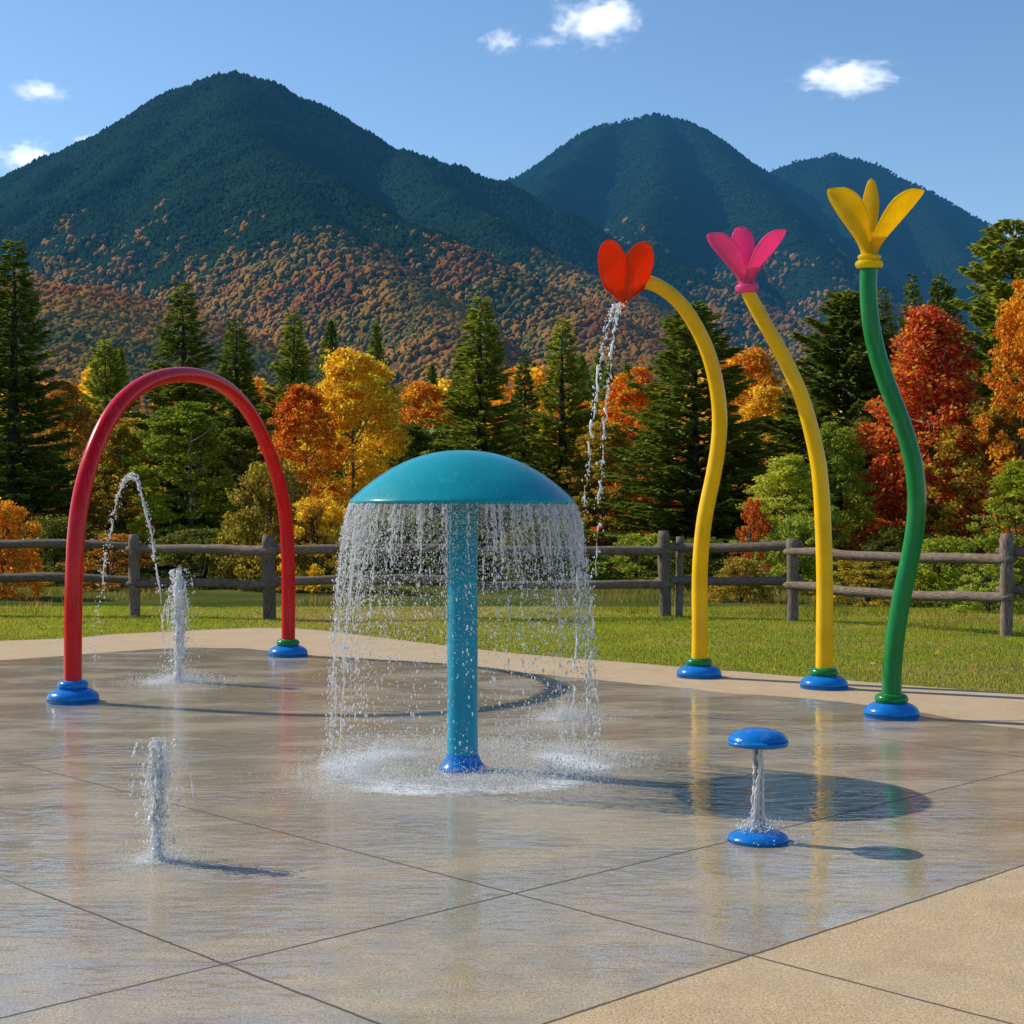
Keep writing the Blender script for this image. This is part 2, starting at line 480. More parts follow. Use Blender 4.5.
# grass blades (stuff)
def blades(n, sampler, hmin, hmax, wid, colf, lean=.5):
    x, y = sampler(n)
    n = len(x)
    z = lawn_z(x, y) - .01
    h = rng.uniform(hmin, hmax, n) * (0.7 + .6 * fbm(x * 1.5, y * 1.5, 21))
    a = rng.uniform(0, 2 * np.pi, n)
    dx, dy = np.cos(a) * wid, np.sin(a) * wid
    la = rng.uniform(0, 2 * np.pi, n); ll = h * rng.uniform(0, lean, n)
    P = np.stack([x, y, z], 1)
    tip = P + np.stack([np.cos(la) * ll, np.sin(la) * ll, h], 1)
    V = np.stack([P - np.stack([dx, dy, 0 * dx], 1), P + np.stack([dx, dy, 0 * dx], 1), tip], 1)
    return V.reshape(-1, 3), np.arange(n * 3).reshape(-1, 3), np.repeat(colf(x, y, n), 3, 0)
def lawn_sampler(n):
    x = rng.uniform(-11, 13, n); y = rng.uniform(9, 25.5, n)
    nz = .10 * (vnoise(x * 7, y * 7, 31) - .5)
    k = (y > edge_y(x) + .0 + nz) & (np.abs(x) < .36 * y + 1.5)
    return x[k], y[k]
def lawn_col(x, y, n):
    dryp = np.clip((fbm(x * .45, y * .8, 41) - .48) * 5, 0, 1)
    near = np.clip(1 - (y - edge_y(x)) / 1.0, 0, 1) * .5
    left = np.clip((1.2 - x) / 3, 0, 1) * np.clip((x + 4.5) / 2.0, 0, 1) * .6   # worn patch beside the pad
    f = np.clip(dryp * .45 + near * vnoise(x * 3, y * 3, 43) + left * np.clip(vnoise(x*1.4, y*1.8, 47) + .2, 0, 1), 0, 1)[:, None]
    g = np.array([.50, .53, .045]); d = np.array([.68, .50, .16])
    return (g * (1 - f) + d * f) * rng.uniform(.55, 1.35, (n, 1)) * np.array([1, 1, 1]) + rng.uniform(-.01, .015, (n, 3)) * .5
t = NT('grass_blade')
ca = t.n('ShaderNodeAttribute', attribute_name='Col').outputs['Color']
dd = t.n('ShaderNodeBsdfDiffuse', {'Color': ca}); tt = t.n('ShaderNodeBsdfTranslucent', {'Color': ca})
M_blade = t.done(t.n('ShaderNodeMixShader', {0: .5, 1: dd.outputs[0], 2: tt.outputs[0]}).outputs[0])
V, Fc, C = blades(1000000, lawn_sampler, .018, .046, .0042, lawn_col)
me = mesh_np('lawn_grass', V, [Fc], False); vcol(me, C); me.materials.append(M_blade)
o = link(bpy.data.objects.new('lawn_grass', me))
tag(o, 'short green mown grass with dry patches along the concrete', 'grass', kind='stuff')
# taller meadow grass beyond / under the fence
def tall_sampler(n):
    x = rng.uniform(-14, 15, n); y = rng.uniform(19.2, 32, n)
    base = np.interp(x, [-14, -6, -3, 2.3, 4.1, 6.5, 10], [23.6, 23.3, 22.6, 23.0, 22.3, 19.9, 17.8])
    d = y - base + .8 * (vnoise(x * 2.2, y * 2.2, 51) - .5)
    k = (d > .3) & (vnoise(x * .9, y * 1.1, 52) > np.where(x > 1.5, .42, .70))
    return x[k], y[k]
def tall_col(x, y, n):
    f = np.clip((fbm(x * .6, y * .6, 61) - .42) * 4, 0, 1)[:, None]
    g = np.array([.24, .24, .03]); d = np.array([.52, .34, .10])
    return (g * (1 - f) + d * f) * rng.uniform(.5, 1.3, (n, 1))
V, Fc, C = blades(45000, tall_sampler, .06, .20, .006, tall_col, .8)
me = mesh_np('meadow_grass', V, [Fc], False); vcol(me, C); me.materials.append(M_blade)
o = link(bpy.data.objects.new('meadow_grass', me))
tag(o, 'tall dry meadow grass growing beyond the rail fence', 'grass', kind='stuff')
# fallen leaves on the lawn and strip
nl = 420
x = rng.uniform(-9, 10, nl); y = rng.uniform(12, 23.5, nl); k = y > edge_y(x) - .05; x, y = x[k], y[k]
mb = MB(); s = rng.uniform(.018, .04, len(x)); a = rng.uniform(0, 6.28, len(x)); zz = lawn_z(x, y) + .05
tl = rng.uniform(-.6, .6, (len(x), 2))
Vs = []
for (cx_, cy_) in ((1.3, 0), (0, .6), (-1.2, 0), (0, -.6)):
    lx = s * (cx_ * np.cos(a) - cy_ * np.sin(a)); ly = s * (cx_ * np.sin(a) + cy_ * np.cos(a))
    Vs.append(np.stack([x + lx, y + ly, zz + lx * tl[:, 0] + ly * tl[:, 1]], 1))
V = np.stack(Vs, 1).reshape(-1, 3)
M_fallen = leafmat('fallen_leaf', [(.35, .12, .02), (.45, .26, .04), (.22, .10, .03)], .3)
o = mb.add(V, np.arange(len(V)).reshape(-1, 4)).build('fallen_leaves', M_fallen)
tag(o, 'scattered orange and brown fallen leaves lying on the lawn', 'leaves', kind='stuff')

# ------------------------------------------------------------------ fence
M_wood = weathered_wood('weathered_wood')
def add_uv_tube(o, n, m):
    pass
def log(P, rad, n=12, seed=0, flat=1.0):
    """knobbly timber along polyline P with uv along/around"""
    V, Fq, Ft = tube(P, rad, n)
    m = len(P)
    q = V[:m * n].reshape(m, n, 3)
    cen = np.asarray(P)[:, None]
    k = 1 + .22 * (vnoise(np.arange(m)[:, None] * .35 + seed * 7.3, np.arange(n)[None] * .7 + seed, 71) - .5) + \
        .12 * (vnoise(np.arange(m)[:, None] * .9, np.arange(n)[None] * 1.7 + seed * 3, 72) - .5)
    q = cen + (q - cen) * k[..., None]
    V[:m * n] = q.reshape(-1, 3)
    return V, Fq, Ft
def build_log(name, P, rad, parent, seed, n=12):
    V, Fq, Ft = log(P, rad, n, seed)
    mb = MB().add(V, Fq, Ft)
    o = mb.build(name, M_wood, parent)
    uv = o.data.uv_layers.new(name='UVMap')
    m = len(P); L = np.concatenate([[0], np.cumsum(np.linalg.norm(np.diff(P, axis=0), axis=1))])
    uvv = np.zeros((len(V), 2)); uvv[:m * n, 0] = np.repeat(L, n); uvv[:m * n, 1] = np.tile(np.arange(n) / n, m)
    uvv[:, 0] += seed * 1.7
    li = np.zeros(len(o.data.loops), np.int32); o.data.loops.foreach_get('vertex_index', li)
    uv.data.foreach_set('uv', uvv[li].astype(np.float32).ravel())
    return o
fence = thing('rail_fence', 'weathered grey split rail fence along the far side of the lawn', 'fence', (0, 0, 0))
posts = [(-11.6, 23.9, 1.2), (-8.7, 23.7, 1.2), (-5.75, 23.5, 1.2), (-3.58, 22.75, 1.21), (-.65, 23.05, 1.2), (2.32, 23.3, 1.26), (4.10, 22.5, 1.16), (6.42, 20.0, 1.28), (9.2, 18.2, 1.2), (12.0, 16.4, 1.2)]
for i, (x, y, h) in enumerate(posts):
    ln = rng.uniform(-.02, .02, 2)
    P = np.array([[x + ln[0] * z, y + ln[1] * z, z] for z in np.linspace(-.25, h, 16)])
    r = np.full(16, .088 + .008 * rng.uniform(-1, 1)); r[-1] *= .86
    build_log('post', P, r, fence, i)
P = np.array([[2.53 + .02 * z, 23.36, z] for z in np.linspace(-.25, 1.17, 16)])
build_log('post', P, np.full(16, .062), fence, 31)
for i in range(len(posts) - 1):
    for z in (1.00, .49):
        (x0, y0_, _), (x1, y1_, _) = posts[i], posts[i + 1]
        d = np.array([x1 - x0, y1_ - y0_]); L = np.linalg.norm(d); d /= L; nrm = np.array([-d[1], d[0]])
        side = .035 if i % 2 else -.035
        s_ = np.linspace(-.14, L + .14, 26)
        z0 = z + rng.uniform(-.03, .03); z1 = z + rng.uniform(-.03, .03); bow = rng.uniform(-.05, .03)
        P = np.stack([x0 + d[0] * s_ + nrm[0] * side, y0_ + d[1] * s_ + nrm[1] * side,
                      z0 + (z1 - z0) * s_ / L + bow * np.sin(np.pi * np.clip(s_ / L, 0, 1)) + .03 * (vnoise(s_ * 2.1, s_ * 0 + i, 81) - .5) + (.03 if i % 2 else -.03)], 1)
        r = .066 + .016 * (vnoise(s_ * 1.2, s_ * 0 + i * 3 + z, 82) - .5); r[0] *= .7; r[-1] *= .7
        build_log('rail', P, r, fence, i * 5 + int(z * 10))

# ------------------------------------------------------------------ play equipment
M_red = paint('red_paint', (.62, .004, .012), .22, .6)
M_yel = paint('yellow_paint', (.88, .50, .004), .25, .5)
M_grn = paint('green_paint', (.006, .19, .040), .22, .6)
M_blue = paint('blue_paint', (.006, .17, .56), .22, .6)
M_teal = paint('teal_paint', (.008, .30, .36), .25, .6)
M_pole = paint('cyan_paint', (.008, .30, .46), .25, .6)
M_orange = paint('orange_red_plastic', (.95, .095, .006), .25, .4, .55, False)
M_pink = paint('pink_plastic', (.97, .17, .45), .25, .4, .6, False)
M_ypet = paint('yellow_petal_plastic', (.96, .70, .02), .25, .4, .6, False)
M_bolt = paint('steel', (.45, .45, .46), .35, .2, 0, False)

def dome_prof(r, h, lip=.02, n=12):
    p = [(r, -.01), (r, lip)]
    for a in np.linspace(0, np.pi / 2, n):
        p.append((max(r * np.cos(a) ** .75, .0005) if a < np.pi / 2 - 1e-6 else .0005, lip + (h - lip) * np.sin(a)))
    return p
def ring_prof(r_in, r_out, z0, z1):
    zc, hh = (z0 + z1) / 2, (z1 - z0) / 2
    w_ = (r_out - r_in)
    return [(r_in, z0)] + [(r_in + w_ * math.cos(a) ** .8 if math.cos(a) > 1e-6 else r_in, zc + hh * math.sin(a)) for a in np.linspace(-np.pi / 2, np.pi / 2, 11)] + [(r_in, z1)]
def foot(parent, x, y, tube_r, ring_mat, big=True):
    b = MB().add(*lathe(dome_prof(.215, .125, .03), 44)).build('base_dome', M_blue, parent)
    b.location = (x, y, 0)
    MB().add(*lathe(ring_prof(tube_r - .01, tube_r + .052, .10, .185), 36)).build('collar', ring_mat, b)
    return b

# red arch
pA, pB = gp(73, 702), gp(288, 656)
arch = thing('spray_arch', 'tall red tubular water arch standing on two blue feet', 'water arch', ((pA[0] + pB[0]) / 2, (pA[1] + pB[1]) / 2, 0))
dx, dy = pB[0] - pA[0], pB[1] - pA[1]
pts = [(pA[0], pA[1], 0)]
for (x, y) in [(73, 630), (75.5, 534), (85, 478), (102, 430), (124, 398), (153, 379), (184, 374), (213, 380), (240, 399), (260, 430), (276, 470), (285, 510), (288, 550), (288.5, 620)]:
    k = (x - CX) / F                              # the vertical plane through both feet
    s_ = (k * pA[1] - pA[0]) / (dx - k * dy)
    Yp = pA[1] + s_ * dy
    pts.append((pA[0] + s_ * dx, Yp, H + (HY - y) * Yp / F))
pts.append((pB[0], pB[1], 0))
P = relax(smooth_path(pts, 110), 14)
P = P - np.array(arch.location)
MB().add(*tube(P, .074, 24)).build('arch_tube', M_red, arch)
fa = foot(arch, pA[0] - arch.location.x, pA[1] - arch.location.y, .074, M_blue)
fb = foot(arch, pB[0] - arch.location.x, pB[1] - arch.location.y, .074, M_grn)

# petals
def petal(r0, ln, wmax, flare, tipcurl, phi, cup=.5, wpos=.62, nu=22, nv=13, point=1.0, base_w=.35, thick=.012, twist=0):
    u = np.linspace(0, 1, nu)[:, None]; v = np.linspace(-1, 1, nv)[None]
    wu = base_w + (1 - base_w) * np.sin(np.clip(u / wpos, 0, 1) * np.pi / 2) ** 1.5
    wu = np.where(u > wpos, np.sqrt(np.clip(1 - ((u - wpos) / (1 - wpos)) ** (2 / point if point > 0 else 2), 0, 1)), wu) * wmax
    ang = flare * np.clip(.35 + u * 2.6, 0, 1) + tipcurl * np.clip(u - .6, 0, 1) ** 2
    du = 1.0 / (nu - 1)
    rr = r0 + np.cumsum(np.sin(ang) * du * ln, 0) - np.sin(ang[0]) * du * ln
    zz = np.cumsum(np.cos(ang) * du * ln, 0)
    tv = wu * v
    cupz = cup * wu * (v ** 2) * np.exp(-u * .7)
    rloc = rr - cupz * np.cos(ang) + 0 * v
    zloc = zz + cupz * np.sin(ang) + 0 * v
    tl = tv + 0 * u
    x = rloc * math.cos(phi) - tl * math.sin(phi); y = rloc * math.sin(phi) + tl * math.cos(phi)
    V = np.stack([x, y, zloc], -1)
    # thickness
    nrm = np.cross(np.gradient(V, axis=0), np.gradient(V, axis=1)); nrm /= np.linalg.norm(nrm, axis=2, keepdims=True) + 1e-9
    Va = (V + nrm * thick / 2).reshape(-1, 3); Vb = (V - nrm * thick / 2).reshape(-1, 3)
    f = grid_faces(nu, nv); N = nu * nv
    ring = list(range(0, nv)) + [i * nv + nv - 1 for i in range(1, nu)] + [(nu - 1) * nv + j for j in range(nv - 2, -1, -1)] + [i * nv for i in range(nu - 2, 0, -1)]
    ring = np.array(ring); r2 = np.roll(ring, -1)
    side = np.stack([ring, r2, r2 + N, ring + N], 1)
    return np.concatenate([Va, Vb]), np.concatenate([f, f[:, ::-1] + N, side])
def flower_stem(parent, px, Y, base_xy, mat, r0, r1, ybow=0.0):
    pts = [(base_xy[0], base_xy[1], 0)]
    n = len(px)
    for i, (x, y) in enumerate(px):
        Yp = base_xy[1] + (Y - base_xy[1]) * ((i + 1) / n)
        pts.append(at(x, y, Yp))
    P = relax(smooth_path(pts, 90), 8) - np.array(parent.location)
    MB().add(*tube(P, np.linspace(r0, r1, 90), 24)).build('stem', mat, parent)
    return P
def head_frame(o, P, dirv):
    o.location = P
    o.rotation_euler = Vector(dirv).to_track_quat('Z', 'Y').to_euler()

# flower 1: orange heart
b1 = gp(699, 677)
fl1 = thing('flower_sprayer', 'yellow curved stem flower sprayer with nodding orange heart shaped bloom', 'flower sprayer', (*b1, 0))
P = flower_stem(fl1, [(700, 630), (699.5, 575), (704, 520), (713, 478), (719, 440), (719.5, 410), (716, 382), (708, 352), (696, 326), (681, 304), (665, 290), (648, 282), (632, 282)], b1[1] - .35, b1, M_yel, .078, .066)
foot(fl1, 0, 0, .076, M_grn)
# the bloom hangs mouth-up in front of the stem end: a pointed cup of petals
hd = bpy.data.objects.new('bloom', None); link(hd, fl1)
tip = np.array(at(623, 306, b1[1] - .42)) - np.array(fl1.location)
hd.location = tip; hd.rotation_euler = (R(2), R(3), 0)
for ph, ln, wm, fl, roll in ((R(-90), .60, .142, .16, R(-17)), (R(-90), .60, .142, .16, R(17)), (R(90), .36, .20, .36, 0.0)):
    V, Fq = petal(.012, ln, wm, fl, -.5, ph, .30, .52, base_w=.08)
    ca, sa = math.cos(roll), math.sin(roll)
    V = np.stack([V[:, 0] * ca + V[:, 2] * sa, V[:, 1] + (.012 if roll > 0 else 0), -V[:, 0] * sa + V[:, 2] * ca], 1)
    MB().add(V, Fq).build('petal', M_orange, hd)
MB().add(*lathe([(.0005, -.035), (.026, -.03), (.030, .0), (.034, .04), (.0005, .045)], 20)).build('nozzle', M_orange, hd)

# flower 2: pink
b2 = gp(824, 688)
fl2 = thing('flower_sprayer', 'yellow leaning stem flower sprayer with pink three petal bloom', 'flower sprayer', (*b2, 0))
P = flower_stem(fl2, [(824.5, 634), (824.5, 570), (821, 486), (814, 442), (802, 398), (784, 358), (766, 326), (754, 304), (747, 290)], b2[1] - .1, b2, M_yel, .078, .062)
foot(fl2, 0, 0, .076, M_grn)
hd = bpy.data.objects.new('bloom', None); link(hd, fl2)
hd.location = P[-1]; hd.rotation_euler = (R(6), R(-4), 0)
MB().add(*lathe([(.0005, -.02), (.085, -.02)] + ring_prof(.075, .105, -.02, .055)[1:] + [(.0005, .05)], 30)).build('collar', M_pink, hd)
for ph, ln, wm, fl in ((R(217), .58, .150, .70), (R(-46), .58, .150, .74), (R(98), .52, .105, .06)):
    V, Fq = petal(.055, ln, wm, fl, .3, ph, .45, .70, base_w=.42)
    V[:, 2] += .03
    MB().add(V, Fq).build('petal', M_pink, hd)
MB().add(*lathe([(.0005, .03), (.058, .03), (.066, .09), (.082, .17), (.10, .235), (.097, .235), (.078, .17), (.06, .09), (.0005, .05)], 30)).build('calyx', M_pink, hd)

# flower 3: yellow lily on green stem
b3 = gp(891.5, 717)
fl3 = thing('flower_sprayer', 'green wavy stem flower sprayer with yellow lily bloom', 'flower sprayer', (*b3, 0))
P = flower_stem(fl3, [(892, 670), (896, 630), (903, 590), (912.5, 546), (917, 506), (914, 466), (903, 426), (889, 390), (877, 354), (870, 318), (868, 285), (869, 266)], b3[1], b3, M_grn, .076, .066)
foot(fl3, 0, 0, .078, M_grn)
hd = bpy.data.objects.new('bloom', None); link(hd, fl3)
hd.location = P[-1]; hd.rotation_euler = (R(4), R(1), 0)
MB().add(*lathe([(.0005, -.02), (.085, -.02)] + ring_prof(.07, .108, -.02, .045)[1:] + ring_prof(.06, .090, .045, .09)[1:] + [(.0005, .08)], 30)).build('collar', M_ypet, hd)
for ph, ln, wm, fl in ((R(217), .62, .150, .70), (R(-47), .62, .150, .72), (R(80), .60, .062, .02)):
    V, Fq = petal(.05, ln, wm, fl, 1.6 if abs(fl) > .5 else .2, ph, .45, .70, base_w=.36, point=1.0 if fl > .5 else 1.9)
    V[:, 2] += .06
    MB().add(V, Fq).build('petal', M_ypet, hd)
MB().add(*lathe([(.0005, .06), (.052, .06), (.060, .11), (.074, .18), (.092, .25), (.089, .25), (.070, .18), (.055, .11), (.0005, .08)], 30)).build('calyx', M_ypet, hd)

# big mushroom
bM = gp(462.5, 769)
mush = thing('mushroom_shower', 'large teal mushroom shower on a thick blue pole', 'water mushroom', (*bM, 0))
RC, ZR, ZT = .705, 1.664, 1.992
cap = [(.0005, ZR + .10), (.30, ZR + .085), (.55, ZR + .04), (RC - .03, ZR - .002), (RC - .018, ZR - .010), (RC - .006, ZR - .006), (RC, ZR + .003), (RC - .001, ZR + .012)]
RS = (RC ** 2 + (ZT - ZR - .012) ** 2) / (2 * (ZT - ZR - .012))
for r_ in np.linspace(RC * .992, .0005, 30):
    cap.append((r_, ZR + .012 + (ZT - ZR - .012) * (1 - (r_ / RC) ** 2.2)))
MB().add(*lathe(cap, 96)).build('cap', M_teal, mush)
MB().add(*lathe([(.105, 0), (.098, .04), (.096, .3), (.094, 1.60), (.10, ZR + .04), (.12, ZR + .09)], 40)).build('pole', M_pole, mush)
MB().add(*lathe([(.0005, -.01), (.155, -.01), (.15, .012), (.135, .028), (.115, .055), (.097, .10)], 40)).build('base_flange', M_blue, mush)

# small mushroom bubbler
bS = gp(758, 841)
small = thing('mushroom_bubbler', 'small blue mushroom bubbler with a water column under its cap', 'water mushroom', (*bS, 0))
MB().add(*lathe(dome_prof(.15, .055, .012), 44)).build('base_dome', M_blue, small)
zc_ = .475
capp = [(.0005, zc_ + .01), (.10, zc_ + .004), (.142, zc_ - .004), (.150, zc_ + .008), (.146, zc_ + .025)]
for a in np.linspace(.15, np.pi / 2, 14):
    capp.append((max(.148 * math.cos(a) ** .9 if a < np.pi / 2 - 1e-4 else 0, .0005), zc_ + .012 + .068 * math.sin(a)))
MB().add(*lathe(capp, 48)).build('cap', M_blue, small)
MB().add(*lathe([(.014, .05), (.014, zc_ + .01)], 16)).build('riser_pipe', M_bolt, small)

# ------------------------------------------------------------------ water
M_drop = watermat('water_drops', .78)
M_strand = watermat('water_strands', .80)
M_clear = watermat('clear_water', .5)
M_mist = watermat('water_spray', .9, .2)
M_jet = watermat('white_water', 1.0, .05)
G = 9.81

def lumpy(P, r, seed, n=7, amp=.7, jit=.0):
    m = len(P)
    k = 1 + amp * (vnoise(np.arange(m) * .55 + seed * 13.1, np.zeros(m) + seed, 91) - .5) * 2
    P = np.asarray(P) + jit * np.stack([vnoise(np.arange(m) * .4 + seed * 5, np.zeros(m) + s, 92) - .5 for s in (1, 2, 3)], 1)
    return tube(P, np.maximum(r * k, .0006), n)
def stuffpart(mb, name, mat, parent, label=None):
    o = mb.build(name, mat, parent)
    o['kind'] = 'stuff'
    if label: o['label'] = label
    return o

# curtain from the big cap
cur = thing('water_curtain', 'bell shaped curtain of falling water around the big mushroom cap', 'falling water', (*bM, 0))
dens_a = lambda a: .45 + .9 * vnoise(a * 3.2, a * 0, 101) + .55 * vnoise(a * 11, a * 0, 102)
mbs, mbd, mbm = MB(), MB(), MB()
T_end = math.sqrt(2 * ZR / G)
ns = 0
while ns < 190:
    a = rng.uniform(0, 2 * np.pi)
    if rng.uniform(0, 1.9) > dens_a(np.array(a)): continue
    ns += 1
    v0 = rng.uniform(.22, .34); vz = rng.uniform(-.1, .0)
    tA = 0 if rng.uniform() < .75 else rng.uniform(.05, .3)
    tB = min(T_end, tA + rng.uniform(.10, .33))
    tt_ = np.linspace(tA, tB, 26)
    r_ = RC - .012 + v0 * tt_; z_ = ZR - .004 + vz * tt_ - .5 * G * tt_ ** 2
    P = np.stack([r_ * np.cos(a), r_ * np.sin(a), z_], 1)
    if ns % 3 == 0: mbs.add(*lumpy(P, rng.uniform(.0010, .0026), ns, 6, 1.3, .025))
    nb_ = int(rng.integers(16, 46)); tb_ = np.sort(tA + (tB - tA) * rng.uniform(0, 1, nb_))
    ab_ = a + rng.normal(0, .006, nb_) + .02 * (vnoise(tb_ * 30, tb_ * 0 + ns, 131) - .5)
    rb_ = RC - .012 + v0 * tb_ + rng.normal(0, .004, nb_)
    Pb = np.stack([rb_ * np.cos(ab_), rb_ * np.sin(ab_), ZR - .006 + vz * tb_ - .5 * G * tb_ ** 2], 1)
    Db = np.stack([v0 * np.cos(ab_), v0 * np.sin(ab_), -G * tb_ - .5], 1)
    rdb = rng.uniform(.0014, .0036, nb_)
    blobs(mbd, Pb, Db, rdb * rng.uniform(2.0, 6.5, nb_), rdb, ICO1)
    # broken drops following the strand
    n_ = rng.integers(14, 34)
    td = np.clip(tB + (T_end - tB) * rng.uniform(-.25, 1, n_) ** 1.0, 0, T_end - .01)
    sp_ = .035 * td / T_end
    ad = a + rng.normal(0, 1, n_) * sp_; vr = v0 + rng.normal(0, .03, n_)
    rr = RC - .012 + vr * td
    P = np.stack([rr * np.cos(ad), rr * np.sin(ad), ZR + vz * td - .5 * G * td ** 2], 1)
    D = np.stack([v0 * np.cos(ad), v0 * np.sin(ad), -G * td - .2], 1)
    rd = np.clip(rng.lognormal(-5.75, .4, n_), .0015, .006)
    blobs(mbd, P, D, rd * rng.uniform(1.3, 3.2, n_), rd, ICO1)
# free drops
n_ = 9000
a = rng.uniform(0, 2 * np.pi, n_ * 2); k = rng.uniform(0, 1.9, n_ * 2) < dens_a(a); a = a[k][:n_]; n_ = len(a)
td = T_end * np.clip(rng.beta(1.5, 2.0, n_), .01, .985)
v0 = rng.normal(.27, .06, n_) ; rr = RC - .015 + v0 * td
P = np.stack([rr * np.cos(a), rr * np.sin(a), ZR - .5 * G * td ** 2], 1)
D = np.stack([v0 * np.cos(a), v0 * np.sin(a), -G * td - .2], 1)
rd = np.clip(rng.lognormal(-6.1, .42, n_), .001, .0075)
blobs(mbd, P, D, rd * rng.uniform(1, 2.2, n_), rd, OCT)
# fine veil in the upper half
n_ = 26000
a = rng.uniform(0, 2 * np.pi, n_); td = T_end * rng.beta(1.6, 2.2, n_) * .78
v0 = rng.normal(.26, .08, n_); rr = RC - .03 + v0 * td - .12 * rng.uniform(0, 1, n_) ** 2
P = np.stack([rr * np.cos(a), rr * np.sin(a), ZR - .5 * G * td ** 2], 1)
rd = rng.uniform(.0009, .0021, n_)
blobs(mbm, P, np.tile([[0, 0, 1.]], (n_, 1)), rd * 2.0, rd, OCT)
stuffpart(mbs, 'water_strand', M_strand, cur)
stuffpart(mbd, 'droplet', M_drop, cur)
stuffpart(mbm, 'mist', M_mist, cur)

def splash(name, label, cx_, cy_, r_in, r_out, n, hmax, n_foam=1, rmin=.0012, rmax=.004, bias=1.0):
    """spray kicked up off the wet concrete plus a foam film"""
    o = thing(name, label, 'splash', (cx_, cy_, 0))
    mb = MB()
    a = rng.uniform(0, 2 * np.pi, n)
    mid_ = .5 * (r_in + r_out); wd = .5 * (r_out - r_in)
    rr = np.abs(mid_ + wd * rng.normal(0, .72, n) if r_in > 0 else r_out * np.abs(rng.normal(0, .42, n)))
    rr = rr * (1 + .34 * (vnoise(a * 2.1 + cx_, a * 0, 141) - .5)) + .10 * r_out * (vnoise(a * 9, rr * 7, 142) - .5)
    den = np.exp(-((rr - mid_) / (wd + 1e-6)) ** 2) if r_in > 0 else np.exp(-(rr / (r_out * .55)) ** 2)
    z = .004 + hmax * rng.beta(.8, 4.5, n) * (.3 + .9 * den) * (.5 + vnoise(a * 5, rr * 6, 111))
    P = np.stack([rr * np.cos(a), rr * np.sin(a), z], 1)
    rd = rng.uniform(rmin, rmax, n) ** 1.0 * rng.uniform(.5, 1, n)
    D = rng.normal(0, 1, (n, 3)); D[:, 2] += 1
    blobs(mb, P, D, rd * rng.uniform(1, 1.8, n), rd, OCT)
    stuffpart(mb, 'spray_droplet', M_mist, o)
    # film of foam on the floor
    nr, na = 24, 96
    r0_ = max(r_in - .35 * wd * 2, 0.0) if r_in > 0 else 0.0; r1_ = r_out * 1.25
    RR, AA = np.meshgrid(np.linspace(max(r0_, .01), r1_, nr), np.linspace(0, 2 * np.pi, na, endpoint=False), indexing='ij')
    V = np.stack([RR * np.cos(AA), RR * np.sin(AA), np.full_like(RR, .005)], -1).reshape(-1, 3)
    mb = MB().add(V, grid_faces(nr, na, True)[:, ::-1])
    f = mb.build('foam', M_foam, o)
    fo = np.exp(-((RR - mid_) / (wd * .8)) ** 2) if r_in > 0 else np.exp(-(RR / (r_out * .5)) ** 2)
    fo *= .25 + 1.0 * vnoise(RR * np.cos(AA) * 3.2 + 9, RR * np.sin(AA) * 3.2 + cx_, 143)
    fo *= np.clip((r1_ - RR) / (r1_ * .15), 0, 1)
    vfloat(f.data, fo.ravel(), 'foam')
    return o
t = NT('foam')
fa_ = t.n('ShaderNodeAttribute', attribute_name='foam').outputs['Fac']
pos = t.n('ShaderNodeNewGeometry').outputs['Position']
nz = t.math('ADD', t.math('MULTIPLY', t.noise(pos, 16, 6, .7), .6), t.math('MULTIPLY', t.noise(pos, 75, 3, .7), .6))
al = t.math('MULTIPLY', t.mrange(t.math('ADD', nz, t.math('MULTIPLY', fa_, .62)), .80, 1.16), .85)
al = t.math('MULTIPLY', al, t.mrange(fa_, .05, .35))
d = t.n('ShaderNodeBsdfDiffuse', {'Color': (.80, .82, .83, 1)})
tp = t.n('ShaderNodeBsdfTransparent')
M_foam = t.done(t.n('ShaderNodeMixShader', {0: al, 1: tp.outputs[0], 2: d.outputs[0]}).outputs[0])
splash('splash_ring', 'broad white splash ring on the pad around the mushroom pole', bM[0], bM[1], .50, 1.02, 42000, .26)
sp2 = gp(563, 719)
splash('splash_patch', 'small white splash patch behind the mushroom where the heart stream lands', sp2[0], sp2[1], 0, .42, 6000, .22)

